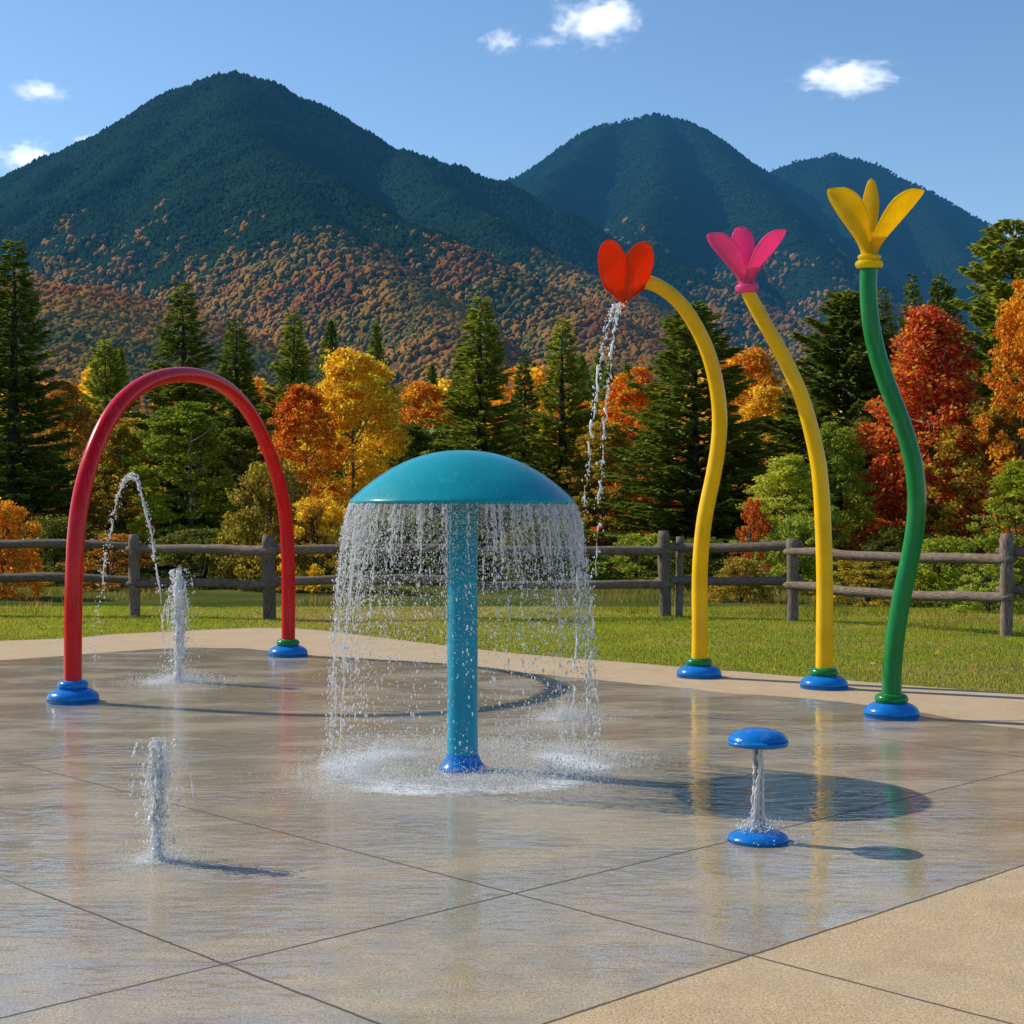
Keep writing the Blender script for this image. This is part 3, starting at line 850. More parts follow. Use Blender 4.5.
def jet(name, label, base, height, width, n_str, n_drop, seed, spray=.25):
    o = thing(name, label, 'water jet', (*base, 0))
    r2 = np.random.default_rng(seed)
    v = math.sqrt(2 * G * height)
    mb = MB()
    # rising core: several entwined lumpy strands
    zc_j = np.linspace(-.01, height * .96, 60); fz = zc_j / height
    rc_ = (.017 if height < .8 else .030) * (1 + 1.1 * np.clip(fz - .45, 0, 1)) * np.clip((1.0 - fz) / .30, .06, 1) ** .6
    Pc = np.stack([.010 * np.sin(fz * 7 + seed), .010 * np.cos(fz * 5 + seed), zc_j], 1)
    mb.add(*lumpy(Pc, rc_, seed + 31, 14, .28, .03))
    for k in range(15):
        v_ = v * (1 - .38 * r2.uniform(0, 1) ** 1.6); tt_ = np.linspace(0, v_ / G * r2.uniform(.82, 1.0), 44)
        ph = r2.uniform(0, 6.28); sw = width * r2.uniform(.03, .12)
        P = np.stack([sw * np.cos(ph + tt_ * 9) * (.4 + tt_ * 3) + r2.normal(0, .012) * tt_ / .3,
                      sw * np.sin(ph + tt_ * 9) * (.4 + tt_ * 3) + r2.normal(0, .012) * tt_ / .3, v_ * tt_ - .5 * G * tt_ ** 2], 1)
        mb.add(*lumpy(P, (.0048 if height < .8 else .0085) * r2.uniform(.5, 1.3), seed + k, 8, 1.0, .035))
    mb.build('jet_column', M_jet, o)
    mbm_ = MB(); nm = 2600; fm = r2.uniform(0, 1, nm) ** .8
    wm_ = (.016 if height < .8 else .030) * (.7 + 1.5 * fm) * np.clip((1.04 - fm) / .3, 0, 1) ** .6 + .10 * width * np.abs(r2.normal(0, 1, nm)) * (1.6 - fm)
    am = r2.uniform(0, 6.28, nm); rm_ = wm_ * np.sqrt(r2.uniform(0, 1, nm))
    Pm = np.stack([rm_ * np.cos(am), rm_ * np.sin(am), .005 + fm * height * 1.01 * r2.uniform(.9, 1.0, nm)], 1)
    rdm = r2.uniform(.0007, .0019, nm) * (.8 + .8 * height)
    blobs(mbm_, Pm, np.tile([[0, 0, 1.]], (nm, 1)), rdm * 1.8, rdm, OCT)
    stuffpart(mbm_, 'mist', M_mist, o)
    mb = MB()
    for k in range(n_str):                         # arcs falling back
        v_ = v * r2.uniform(.72, 1.0); T = 2 * v_ / G; a = r2.uniform(0, 6.28); vr = width / T * r2.uniform(.25, 1.0)
        t0_ = r2.uniform(.44, .70) * T; t1_ = min(T * .98, t0_ + r2.uniform(.06, .22) * T)
        tt_ = np.linspace(t0_, t1_, 20)
        P = np.stack([vr * tt_ * math.cos(a), vr * tt_ * math.sin(a), v_ * tt_ - .5 * G * tt_ ** 2], 1)
        mb.add(*lumpy(P, r2.uniform(.0016, .0042) * (1 + height) / 1.5, seed + 50 + k, 6, 1.2, .012))
    stuffpart(mb, 'falling_strand', M_jet, o)
    mb = MB(); n = n_drop
    v_ = v * r2.beta(6, 1.6, n); T = 2 * v_ / G; u = r2.beta(1.6, 1.5, n); tt_ = T * u
    a = r2.uniform(0, 6.28, n); vr = np.abs(r2.normal(0, .42, n)) * width / T
    P = np.stack([vr * tt_ * np.cos(a), vr * tt_ * np.sin(a), v_ * tt_ - .5 * G * tt_ ** 2 + .004], 1)
    D = np.stack([vr * np.cos(a), vr * np.sin(a), v_ - G * tt_], 1)
    rd = np.clip(r2.lognormal(-6.0, .5, n), .001, .009) * (.8 + .5 * height)
    blobs(mb, P, D, rd * r2.uniform(1.0, 2.0, n), rd, ICO1)
    stuffpart(mb, 'droplet', M_drop, o)
    return o
j1 = gp(157, 860); j2 = gp(179, 682)
jet('water_jet', 'short bubbling white water jet in the left foreground', j1, .57, .20, 22, 1700, 3)
splash('splash_patch', 'sparkling splash around the foreground water jet', j1[0], j1[1], 0, .26, 3600, .11, rmax=.003)
jet('water_jet', 'taller foaming white water jet rising inside the red arch', j2, 1.08, .28, 24, 2200, 5)
splash('splash_patch', 'white splash under the water jet inside the red arch', j2[0], j2[1], 0, .62, 6000, .20, rmin=.002, rmax=.005)

# arcing jet
arc = thing('water_arc', 'thin arc of water leaping to the left inside the red arch', 'water jet', (j2[0], j2[1], 0))
q0 = np.array([at(169, 612, 14.5)[0], 14.5, 0.0]); q1 = np.array([gp(93, 668)[0], gp(93, 668)[1], 0])
ap = np.array(at(131, 476, 15.0))
def bez(u):                                          # parabola through start, apex, landing
    x = q0 + (q1 - q0) * u[:, None]
    um = .49
    z = np.where(u < um, ap[2] * (1 - ((um - u) / um) ** 2), ap[2] * (1 - ((u - um) / (1 - um)) ** 2))
    x[:, 2] = z
    return x
u = np.linspace(.0, .93, 120); P = bez(u) - np.array(arc.location)
mb = MB()
seg = [(8, 70, .016), (70, 92, .011), (94, 104, .009), (107, 116, .008)]
mb.add(*lumpy(P[22:70], np.linspace(.007, .0105, 48), 3, 8, .6, .03))
mb.add(*lumpy(P[24:66] + np.array([.01, 0, .02]), .0055, 9, 7, .9, .05))
for s0, s1, r_ in ((4, 12, .006), (13, 22, .007), (70, 82, .008), (83, 92, .007), (93, 101, .007), (103, 112, .006)):
    mb.add(*lumpy(P[s0:s1], r_, s0, 7, .8, .03))
stuffpart(mb, 'water_strand', M_strand, arc)
mb = MB(); n = 520
uu = rng.beta(1.3, 1.0, n) * .99; Pd = bez(uu) - np.array(arc.location)
Pd += rng.normal(0, 1, (n, 3)) * (.012 + .03 * np.abs(uu - .45))[:, None]
Pd[:, 2] = np.maximum(Pd[:, 2], .005)
rd = np.clip(rng.lognormal(-5.3, .4, n), .002, .011)
blobs(mb, Pd, np.tile([[.2, 0, 1.]], (n, 1)), rd * 1.5, rd, ICO1)
stuffpart(mb, 'droplet', M_drop, arc)

# stream from the orange heart
st = thing('water_stream', 'twin beaded water streams pouring from the orange heart bloom', 'falling water', (*sp2, 0))
s0 = np.array(at(621, 306, b1[1] - .42)); s1 = np.array([gp(578, 716)[0], gp(578, 716)[1], 0])
mb, mbd = MB(), MB()
for k, off in enumerate((-.055, .065)):
    T = math.sqrt(2 * s0[2] / G)
    tt_ = np.linspace(0, T, 150)
    f = (tt_ / T)[:, None]
    P = s0 + (s1 - s0) * f; P[:, 2] = s0[2] * (1 - (tt_ / T) ** 2)
    P[:, 0] += off * (.35 + .9 * np.minimum(f[:, 0], .75))
    P -= np.array(st.location)
    i = 0; q = 0
    while i < 146:
        ln = int(rng.integers(10, 26)) if i < 70 else int(rng.integers(6, 14))
        mb.add(*lumpy(P[i:min(i + ln, 150)], (.0072 if i < 90 else .0058) * rng.uniform(.8, 1.15), i + k * 200, 8, 1.0, .04))
        i += ln + (int(rng.integers(-2, 2)) if i < 90 else int(rng.integers(0, 4)))
        if ln < 1: i += 1
    n = 260; ii = rng.integers(4, 149, n); Pd = P[ii] + rng.normal(0, .018, (n, 3))
    Pd[:, 2] = np.maximum(Pd[:, 2], .01)
    rd = np.clip(rng.lognormal(-5.4, .4, n), .002, .010)
    blobs(mbd, Pd, np.tile([[.1, .1, 1.]], (n, 1)), rd * 1.7, rd, ICO1)
stuffpart(mb, 'water_strand', M_strand, st)
stuffpart(mbd, 'droplet', M_drop, st)

# column under the small mushroom
colm = thing('water_column', 'clear water column pouring between small mushroom cap and base', 'falling water', (*bS, 0))
mb = MB()
zz = np.linspace(zc_ + .004, .045, 60)
for k in range(7):
    a = k * .9; rr = .020 + .012 * math.sin(k * 2.1)
    P = np.stack([rr * np.cos(a + zz * 3) + .012 * (vnoise(zz * 9, zz * 0 + k, 121) - .5), rr * np.sin(a + zz * 3), zz], 1)
    mb.add(*lumpy(P, rng.uniform(.008, .013), k + 300, 9, .35, .008))
stuffpart(mb, 'water_strand', M_clear, colm)
mb = MB(); n = 700
a = rng.uniform(0, 6.28, n); rr = np.abs(rng.normal(0, .075, n)); z = .03 + .11 * rng.beta(1, 3, n) * np.exp(-rr * 4)
rd = rng.uniform(.0012, .0042, n)
P = np.stack([rr * np.cos(a), rr * np.sin(a), np.where(rr > .15, z * .5, z + .03)], 1)
blobs(mb, P, rng.normal(0, 1, (n, 3)), rd * 1.4, rd, ICO1)
stuffpart(mb, 'spray_droplet', M_drop, colm)

# ------------------------------------------------------------------ trees
M_barkd = barkmat('dark_bark', (.018, .013, .010), (.065, .05, .038))
M_barkg = barkmat('grey_bark', (.05, .042, .034), (.17, .145, .12))
L = {
 'spruce': leafmat('spruce_needles', [(0.051, 0.079, 0.010), (0.115, 0.150, 0.016), (0.203, 0.218, 0.022)], .3, .015),
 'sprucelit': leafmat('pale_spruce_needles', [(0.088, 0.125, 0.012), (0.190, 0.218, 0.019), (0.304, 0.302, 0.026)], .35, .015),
 'larch': leafmat('larch_needles', [(0.128, 0.184, 0.024), (0.255, 0.276, 0.030), (0.425, 0.350, 0.036)], .35),
 'gold': leafmat('golden_leaves', [(0.365, 0.189, 0.012), (0.632, 0.378, 0.018), (0.675, 0.486, 0.030), (0.413, 0.297, 0.020)], .45),
 'redorange': leafmat('red_orange_leaves', [(0.370, 0.073, 0.012), (0.568, 0.178, 0.014), (0.617, 0.335, 0.016)], .42),
 'orange': leafmat('orange_leaves', [(0.413, 0.132, 0.012), (0.608, 0.265, 0.014), (0.608, 0.389, 0.022)], .42),
 'scarlet': leafmat('scarlet_leaves', [(.34, .050, .014), (.48, .085, .018), (.52, .15, .02), (.34, .18, .02)], .45),
 'rust': leafmat('rust_leaves', [(0.216, 0.092, 0.016), (0.378, 0.169, 0.020), (0.459, 0.254, 0.030)], .38),
 'green': leafmat('green_leaves', [(0.097, 0.144, 0.012), (0.223, 0.263, 0.019), (0.419, 0.394, 0.026)], .4),
 'darkgreen': leafmat('dark_green_leaves', [(0.046, 0.062, 0.008), (0.102, 0.121, 0.012), (0.203, 0.177, 0.019)], .35),
 'pale': leafmat('pale_green_leaves', [(0.164, 0.212, 0.024), (0.304, 0.350, 0.036), (0.515, 0.444, 0.042)], .4),
 'olive': leafmat('olive_gold_leaves', [(0.141, 0.132, 0.017), (0.327, 0.233, 0.024), (0.654, 0.344, 0.026)], .4),
}
def conifer_mesh(Ht, Rad, seed, n_whorl, droop, dens=1.0, bare=.08, needle=.13, power=1.02):
    r = np.random.default_rng(seed)
    quads = []
    zs = Ht * (bare + (1 - bare) * np.linspace(0, 1, n_whorl) ** .93)
    br = MB()
    for wi, zb in enumerate(zs):
        f = 1 - zb / Ht
        Lb = Rad * (f ** power) + .06
        nb = int(5 + 3 * f + r.integers(0, 2))
        a0 = r.uniform(0, 6.28)
        for b in range(nb):
            if r.uniform() < .06: continue
            a = a0 + b * 6.283 / nb + r.normal(0, .18)
            lb = Lb * r.uniform(.62, 1.14)
            m = 7
            s = np.linspace(0, 1, m)
            up0 = (.75 * (1 - f) ** 1.3 + .10 - droop * f) + r.normal(0, .08)
            zc2 = zb + r.normal(0, .05) + lb * (up0 * s + (.22 * droop + .04) * s ** 3)
            P = np.stack([lb * s * np.cos(a), lb * s * np.sin(a), zc2], 1)
            if lb > .4: br.add(*tube(P, np.linspace(.022 * lb + .006, .004, m), 4, False))
            # needles sprays
            n = max(8, int(lb * 66 * dens))
            u = r.uniform(.10, 1.0, n) ** .8
            idx = u * (m - 1); i0 = np.minimum(idx.astype(int), m - 2); fr = (idx - i0)[:, None]
            B = P[i0] * (1 - fr) + P[i0 + 1] * fr
            out = np.array([math.cos(a), math.sin(a), 0]); sd = np.array([-math.sin(a), math.cos(a), 0])
            sgn = r.choice([-1, 1], n)[:, None]
            side_len = (needle * .7 + .26 * lb * (1 - u) * .9 + .05)[:, None] * r.uniform(.3, 1.0, (n, 1))
            C = B + sd * sgn * side_len * .8 + out * side_len * .45 + np.array([0, 0, -1]) * (r.uniform(0, .25, (n, 1)) * side_len)
            D = out * .75 + sd * sgn * r.uniform(.2, 1.1, (n, 1)) + np.array([0, 0, 1]) * r.normal(-.12, .28, (n, 1))
            D /= np.linalg.norm(D, axis=1, keepdims=True)
            Wv = np.cross(D, r.normal(0, 1, (n, 3))); Wv /= np.linalg.norm(Wv, axis=1, keepdims=True)
            ln = needle * r.uniform(.7, 1.5, (n, 1)); wd = ln * .17
            quads.append(np.stack([C - D * ln * .5, C + Wv * wd, C + D * ln * .6, C - Wv * wd], 1))
    Q = np.concatenate(quads).reshape(-1, 3)
    me = mesh_np('needles', Q, [np.arange(len(Q)).reshape(-1, 4)], False)
    tr = MB()
    zt = np.linspace(-.3, Ht * .985, 18)
    P = np.stack([.03 * np.sin(zt * .9 + seed), .03 * np.cos(zt * .7 + seed), zt], 1)
    tr.add(*tube(P, np.linspace(.024 * Ht, .006, 18), 8))
    if br.n: tr.add(np.concatenate(br.V), np.concatenate(br.F[4]))
    return me, tr.mesh('trunk')

def broadleaf_mesh(Ht, Wd, seed, n_cl, per, leaf, bare=.18, shape='round', multi=1):
    r = np.random.default_rng(seed)
    tr = MB()
    cen, rad = [], []
    for st_ in range(multi):
        ox = r.normal(0, .12 * (multi > 1) * Wd * .5, 2)
        zt = np.linspace(-.3, Ht * .82, 12)
        lean = r.normal(0, .03 + .05 * (multi > 1), 2)
        P = np.stack([ox[0] * .3 + lean[0] * zt + .04 * np.sin(zt + st_), ox[1] * .3 + lean[1] * zt + .04 * np.cos(zt * 1.2), zt], 1)
        tr.add(*tube(P, np.linspace(.016 * Ht / multi ** .5 + .01, .012, 12), 7))
        for b in range(int(16 / multi) + 4):
            zb = Ht * r.uniform(bare, .78)
            p0 = np.array([np.interp(zb, zt, P[:, 0]), np.interp(zb, zt, P[:, 1]), zb])
            a = r.uniform(0, 6.28); f = (zb / Ht)
            wz = Wd * .5 * (np.sin(np.pi * np.clip((f - bare * .4) / (1 - bare * .4), 0, 1) ** .75) ** .6)
            lb = wz * r.uniform(.6, 1.0)
            tip = p0 + np.array([math.cos(a) * lb, math.sin(a) * lb, lb * r.uniform(.4, 1.0)])
            tip[2] = min(tip[2], Ht * .97)
            midp = p0 * .5 + tip * .5 + np.array([0, 0, -.06 * lb])
            B = smooth_path([p0, midp, tip], 8)
            tr.add(*tube(B, np.linspace(.007 * Ht * .6 + .006, .004, 8), 5, False))
    C = []
    tries = 0
    while len(C) < n_cl:
        f = r.uniform(bare, 1.0); a = r.uniform(0, 6.28)
        g = np.clip((f - bare * .6) / (1 - bare * .6), 0, 1)
        if shape == 'cone': wz = (1 - g) ** .8 * 1.0 + .08
        elif shape == 'shrub': wz = np.sqrt(max(0, 1 - (g * .98) ** 2.2))
        else: wz = np.sin(np.pi * min(1, g ** .72 * .96 + .02)) ** .55
        lob = .72 + .5 * vnoise(np.array(a * 1.3 + seed), np.array(f * 5.0), seed)
        rr = Wd * .5 * wz * lob * r.uniform(.15, 1) ** .5
        C.append((rr * math.cos(a), rr * math.sin(a), f * Ht * (.95 + .05 * lob)))
    C = np.array(C)
    cr = Wd * r.uniform(.05, .115, n_cl)
    n = n_cl * per
    ci = np.repeat(np.arange(n_cl), per)
    off = r.normal(0, 1, (n, 3)); off /= np.linalg.norm(off, axis=1, keepdims=True); off *= r.uniform(0, 1, (n, 1)) ** .45
    off[:, 2] *= .62
    P = C[ci] + off * cr[ci][:, None]
    P[:, 2] = np.maximum(P[:, 2], .05)
    D = r.normal(0, 1, (n, 3)); D[:, 2] = D[:, 2] * .6 - .2; D /= np.linalg.norm(D, axis=1, keepdims=True)
    Wv = np.cross(D, r.normal(0, 1, (n, 3))); Wv /= np.linalg.norm(Wv, axis=1, keepdims=True)
    ln = leaf * r.uniform(.6, 1.35, (n, 1)); wd = ln * .62
    Q = np.stack([P - D * ln * .5, P + Wv * wd * .5, P + D * ln * .55, P - Wv * wd * .5], 1).reshape(-1, 3)
    me = mesh_np('leaves', Q, [np.arange(len(Q)).reshape(-1, 4)], False)
    return me, tr.mesh('trunk')

# prototypes (normalised heights) -> reused by copies with their own scale
PROTO = {
 'sp_a': (conifer_mesh(9.0, 1.75, 1, 38, .26, 2.0, .08, .15), 9.0, 3.5),
 'sp_b': (conifer_mesh(9.0, 1.9, 2, 36, .14, 2.0, .05, .15), 9.0, 3.8),
 'sp_c': (conifer_mesh(9.0, 2.2, 3, 34, .03, 2.0, .04, .17, .75), 9.0, 4.4),
 'pine': (conifer_mesh(9.0, 2.6, 4, 28, -.14, 2.2, .06, .20, .7), 9.0, 5.2),
 'dec_a': (broadleaf_mesh(7.0, 4.2, 11, 330, 95, .115, .16), 7.0, 4.2),
 'dec_b': (broadleaf_mesh(7.0, 3.6, 12, 300, 90, .115, .12), 7.0, 3.6),
 'dec_c': (broadleaf_mesh(7.0, 4.6, 13, 360, 95, .11, .08, 'cone'), 7.0, 4.6),
 'dec_d': (broadleaf_mesh(7.0, 3.4, 14, 280, 95, .11, .10, 'round', 3), 7.0, 3.4),
 'shrub': (broadleaf_mesh(2.0, 2.6, 15, 170, 80, .075, .03, 'shrub', 4), 2.0, 2.6),
 'shrub_b': (broadleaf_mesh(2.0, 2.2, 16, 120, 70, .07, .03, 'shrub', 4), 2.0, 2.2),
}
for k, v in PROTO.items():
    v[0][0].materials.append(L['spruce']); v[0][1].materials.append(M_barkd)
def plant_tree(name, label, cat, proto, px, ytop, Y, wpx, leaf, bark=None, group=None, crown='crown'):
    (cm, tm), h0, w0 = PROTO[proto]
    X = (px - CX) * Y / F
    h = H + (HY - ytop) * Y / F + .1
    if not proto.startswith(('dec', 'shr')): wpx = wpx * 1.45
    wd = wpx * Y / F
    t_ = thing(name, label, cat, (X, Y, -.1), rng.uniform(0, 6.28), group)
    t_.scale = (wd / w0, wd / w0, h / h0)
    c = bpy.data.objects.new(crown, cm); link(c, t_)
    c.material_slots[0].link = 'OBJECT'; c.material_slots[0].material = L[leaf]
    b = bpy.data.objects.new('trunk' if crown == 'crown' else 'stems', tm); link(b, t_)
    if bark: b.material_slots[0].link = 'OBJECT'; b.material_slots[0].material = bark
    return t_
G_ = None
trees = [
 ('spruce_tree', 'tall dark spruce at the far left edge of the woods', 'sp_a', 14, 243, 38, 132, 'spruce'),
 ('spruce_tree', 'dark spruce directly behind the left half of the red arch top', 'sp_b', 182, 284, 44, 130, 'spruce'),
 ('spruce_tree', 'shorter dark spruce behind the right half of the red arch top', 'sp_a', 236, 320, 47, 100, 'spruce'),
 ('spruce_tree', 'spruce just right of the red arch, above the red orange maple', 'sp_b', 294, 314, 46, 100, 'sprucelit'),
 ('spruce_tree', 'tall pointed spruce rising above the big mushroom cap', 'sp_a', 481, 299, 40, 122, 'sprucelit'),
 ('spruce_tree', 'narrow spruce between the two spruces above the mushroom', 'sp_a', 524, 358, 47, 66, 'spruce'),
 ('spruce_tree', 'pointed spruce left of the heart bloom water stream', 'sp_b', 562, 321, 41, 108, 'sprucelit'),
 ('spruce_tree', 'broad spruce behind the stem of the orange heart flower', 'sp_c', 694, 304, 36, 160, 'spruce'),
 ('pine_tree', 'wide bushy pine between the pink flower and the green stem', 'pine', 846, 292, 39, 175, 'spruce'),
 ('pine_tree', 'tall feathery pine at the right edge of the woods', 'pine', 1012, 222, 38, 170, 'sprucelit'),
 ('spruce_tree', 'distant dark spruce just right of the green stem', 'sp_b', 912, 276, 60, 76, 'spruce'),
 ('spruce_tree', 'distant dark spruce above the scarlet maple', 'sp_c', 942, 278, 62, 84, 'spruce'),
 ('spruce_tree', 'distant dark spruce right behind the green stem top', 'sp_b', 882, 290, 58, 90, 'spruce'),
 ('larch_tree', 'pale yellow green larch between the edge spruce and the red arch', 'sp_c', 106, 342, 45, 84, 'larch'),
 ('maple_tree', 'golden yellow tree right of the red arch', 'dec_a', 352, 352, 38, 128, 'gold'),
 ('maple_tree', 'red orange maple between the red arch and the golden tree', 'dec_b', 303, 388, 36, 96, 'redorange'),
 ('maple_tree', 'distant orange maple left of the spruce above the mushroom', 'dec_a', 424, 384, 54, 104, 'orange'),
 ('maple_tree', 'red and orange maple behind the heart bloom water stream', 'dec_d', 636, 370, 43, 96, 'redorange'),
 ('birch_tree', 'olive and gold tree left of the broad spruce', 'dec_b', 606, 425, 38, 90, 'olive'),
 ('maple_tree', 'golden orange tree between the two yellow stems', 'dec_a', 748, 352, 46, 118, 'orange'),
 ('maple_tree', 'yellow tree between the two yellow stems, behind the pale bushes', 'dec_b', 768, 390, 43, 90, 'gold'),
 ('maple_tree', 'scarlet maple glowing right of the green stem', 'dec_c', 930, 314, 34, 200, 'scarlet'),
 ('maple_tree', 'rusty orange maple at the right edge in front of the pine', 'dec_d', 1026, 282, 32, 96, 'orange'),
 ('birch_tree', 'green leafy tree inside the red arch', 'dec_d', 186, 404, 38, 120, 'green'),
 ('birch_tree', 'dark green tree inside the right leg of the red arch', 'dec_b', 240, 430, 39, 100, 'darkgreen'),
 ('maple_tree', 'rust brown tree between the left spruce and the red arch', 'dec_b', 66, 384, 43, 86, 'rust'),
 ('birch_tree', 'olive tree behind the left leg of the red arch', 'dec_d', 122, 420, 40, 90, 'olive'),
 ('birch_tree', 'dark green tree in the gap left of the mushroom cap', 'dec_b', 402, 425, 43, 100, 'darkgreen'),
 ('birch_tree', 'yellow olive tree low between the two mushroom spruces', 'dec_b', 522, 430, 50, 96, 'olive'),
 ('birch_tree', 'tall pale green sapling behind the right yellow stem', 'dec_d', 836, 424, 33, 80, 'green'),
 ('birch_tree', 'pale green bushy tree left of the right yellow stem', 'dec_b', 788, 458, 31, 100, 'pale'),
 ('birch_tree', 'olive and gold tree right of the scarlet maple', 'dec_a', 986, 400, 33, 130, 'olive'),
 ('birch_tree', 'green leafy tree at the lower right edge behind the fence', 'dec_d', 1024, 462, 27.5, 96, 'green'),
 ('birch_tree', 'dark green tree behind the left fence bay', 'dec_d', 30, 450, 40, 120, 'darkgreen'),
 ('birch_tree', 'dark green tree behind the base of the two mushroom spruces', 'dec_a', 470, 450, 43, 110, 'darkgreen'),
 ('birch_tree', 'dark green tree beneath the wide bushy pine', 'dec_a', 868, 420, 37, 100, 'darkgreen'),
 ('birch_tree', 'dark green tree under the broad spruce', 'dec_b', 735, 440, 37, 90, 'darkgreen'),
]
for nm, lb, pr, px, yt, Yd, wp, lf in trees:
    bark = M_barkg if pr.startswith('dec') else None
    plant_tree(nm, lb, 'tree', pr, px, yt, Yd, wp, lf, bark)
shrubs = [
 ('orange shrub behind the fence at the far left edge', 6, 505, 28.0, 84, 'orange', 'shrub'),
 ('golden shrub behind the fence between the red arch and mushroom', 268, 468, 31, 110, 'olive', 'shrub'),
 ('golden yellow shrub right of the red arch foot behind the fence', 318, 500, 30, 96, 'gold', 'shrub_b'),
 ('small red shrub behind the fence left of the heart flower stem', 752, 500, 30, 44, 'scarlet', 'shrub_b'),
 ('low green shrub behind the fence beside the middle post', 742, 560, 27, 74, 'olive', 'shrub'),
 ('low olive shrub behind the fence between the yellow and green stems', 866, 555, 26.5, 96, 'olive', 'shrub_b'),
 ('leafy green shrub behind the fence right of the green stem', 945, 540, 26, 110, 'green', 'shrub'),
 ('pale low shrub behind the fence beside the right post', 990, 560, 24.5, 80, 'pale', 'shrub_b'),
 ('dark shrub behind the leftmost fence bay', 60, 520, 33, 120, 'darkgreen', 'shrub'),
 ('dark shrub behind the fence inside the red arch', 200, 530, 32, 130, 'darkgreen', 'shrub_b'),
 ('dark shrub behind the fence left of the water curtain', 370, 520, 34, 120, 'darkgreen', 'shrub'),
 ('dark shrub behind the fence seen through the water curtain', 450, 520, 34, 130, 'darkgreen', 'shrub_b'),
 ('dark shrub behind the fence right of the mushroom pole', 545, 525, 33, 120, 'darkgreen', 'shrub'),
 ('dark green shrub behind the double fence post', 640, 535, 32, 110, 'green', 'shrub_b'),
 ('dark shrub beneath the broad spruce', 700, 540, 31, 110, 'darkgreen', 'shrub'),
 ('pale green shrub beside the right yellow stem', 800, 520, 29.5, 90, 'pale', 'shrub'),
 ('dark shrub beneath the scarlet maple', 905, 530, 32, 110, 'darkgreen', 'shrub'),
 ('brown shrub behind the left leg of the red arch', 110, 535, 31, 90, 'rust', 'shrub_b'),
]
for lb, px, yt, Yd, wp, lf, pr in shrubs:
    plant_tree('shrub', lb, 'shrub', pr, px, yt, Yd, wp, lf, None, None, 'foliage')

# the mass of woodland behind (stuff)
def mass(name, label, specs, leaf, r, per=60):
    Q = []
    for (X, Yd, h, wd, kind) in specs:
        n = int(34 * per)
        f = r.uniform(.06, 1, n)
        if kind == 'c': prof = (1 - f) ** .8
        else: prof = np.sin(np.pi * np.clip(f ** .75 * .95 + .02, 0, 1)) ** .6
        a = r.uniform(0, 6.28, n); tier = .65 + .5 * vnoise(a * 1.5 + X, f * 9, 5)
        rr = wd / 2 * prof * tier * r.uniform(0, 1, n) ** .4
        P = np.stack([X + rr * np.cos(a), Yd + rr * np.sin(a), f * h + (0 if kind == 'd' else -.12 * rr)], 1)
        D = r.normal(0, 1, (n, 3)); D /= np.linalg.norm(D, axis=1, keepdims=True)
        Wv = np.cross(D, r.normal(0, 1, (n, 3))); Wv /= np.linalg.norm(Wv, axis=1, keepdims=True)
        ln = .34 * r.uniform(.6, 1.4, (n, 1)); wdv = ln * (.2 if kind == 'c' else .5)
        Q.append(np.stack([P - D * ln * .5, P + Wv * wdv * .5, P + D * ln * .5, P - Wv * wdv * .5], 1))
    Q = np.concatenate(Q).reshape(-1, 3)
    o = MB().add(Q, np.arange(len(Q)).reshape(-1, 4)).build(name, leaf, None, False)
    return tag(o, label, 'woods', kind='stuff')
r9 = np.random.default_rng(99)
def spec(n, y0, y1, h0, h1, kind, w):
    out = []
    for _ in range(n):
        Yd = r9.uniform(y0, y1); X = r9.uniform(-.42, .42) * Yd + r9.uniform(-6, 6)
        h = r9.uniform(h0, h1); out.append((X, Yd, h, w * r9.uniform(.7, 1.2), kind))
    return out
mass('dark_woodland', 'dark evergreen woodland massed behind the front trees', spec(60, 50, 75, 4.5, 8.0, 'c', 4.0) + spec(26, 46, 60, 2.5, 5, 'd', 5.0), L['spruce'], r9)
mass('autumn_woodland', 'orange and gold woodland massed behind the front trees', spec(34, 54, 85, 4.0, 7.5, 'd', 5.5), L['orange'], r9)
mass('gold_woodland', 'yellow green woodland massed behind the front trees', spec(30, 54, 85, 4.0, 7.5, 'd', 5.0), L['gold'], r9)

# ------------------------------------------------------------------ mountains
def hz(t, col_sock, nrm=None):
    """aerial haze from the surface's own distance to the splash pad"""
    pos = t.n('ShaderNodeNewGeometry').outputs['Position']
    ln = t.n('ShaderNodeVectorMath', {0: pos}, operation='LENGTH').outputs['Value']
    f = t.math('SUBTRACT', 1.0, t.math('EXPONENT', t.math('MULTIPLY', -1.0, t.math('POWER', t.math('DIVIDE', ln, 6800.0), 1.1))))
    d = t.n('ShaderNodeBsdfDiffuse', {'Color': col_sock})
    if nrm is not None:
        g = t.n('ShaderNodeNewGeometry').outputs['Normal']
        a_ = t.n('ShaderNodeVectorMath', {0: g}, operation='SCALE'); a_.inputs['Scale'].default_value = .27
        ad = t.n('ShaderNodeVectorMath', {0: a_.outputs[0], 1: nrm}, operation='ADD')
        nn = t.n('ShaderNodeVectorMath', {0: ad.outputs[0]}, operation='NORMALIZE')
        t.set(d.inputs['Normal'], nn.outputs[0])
    e = t.n('ShaderNodeEmission', {'Color': (.022, .105, .225, 1), 'Strength': 1.0})  # bluish glow painted into the slopes as haze, stronger with distance
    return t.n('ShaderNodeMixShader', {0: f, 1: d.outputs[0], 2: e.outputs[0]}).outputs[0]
t = NT('mountain_soil')
pos = t.n('ShaderNodeNewGeometry').outputs['Position']
zz_ = t.n('ShaderNodeSeparateXYZ', {0: pos}).outputs[2]
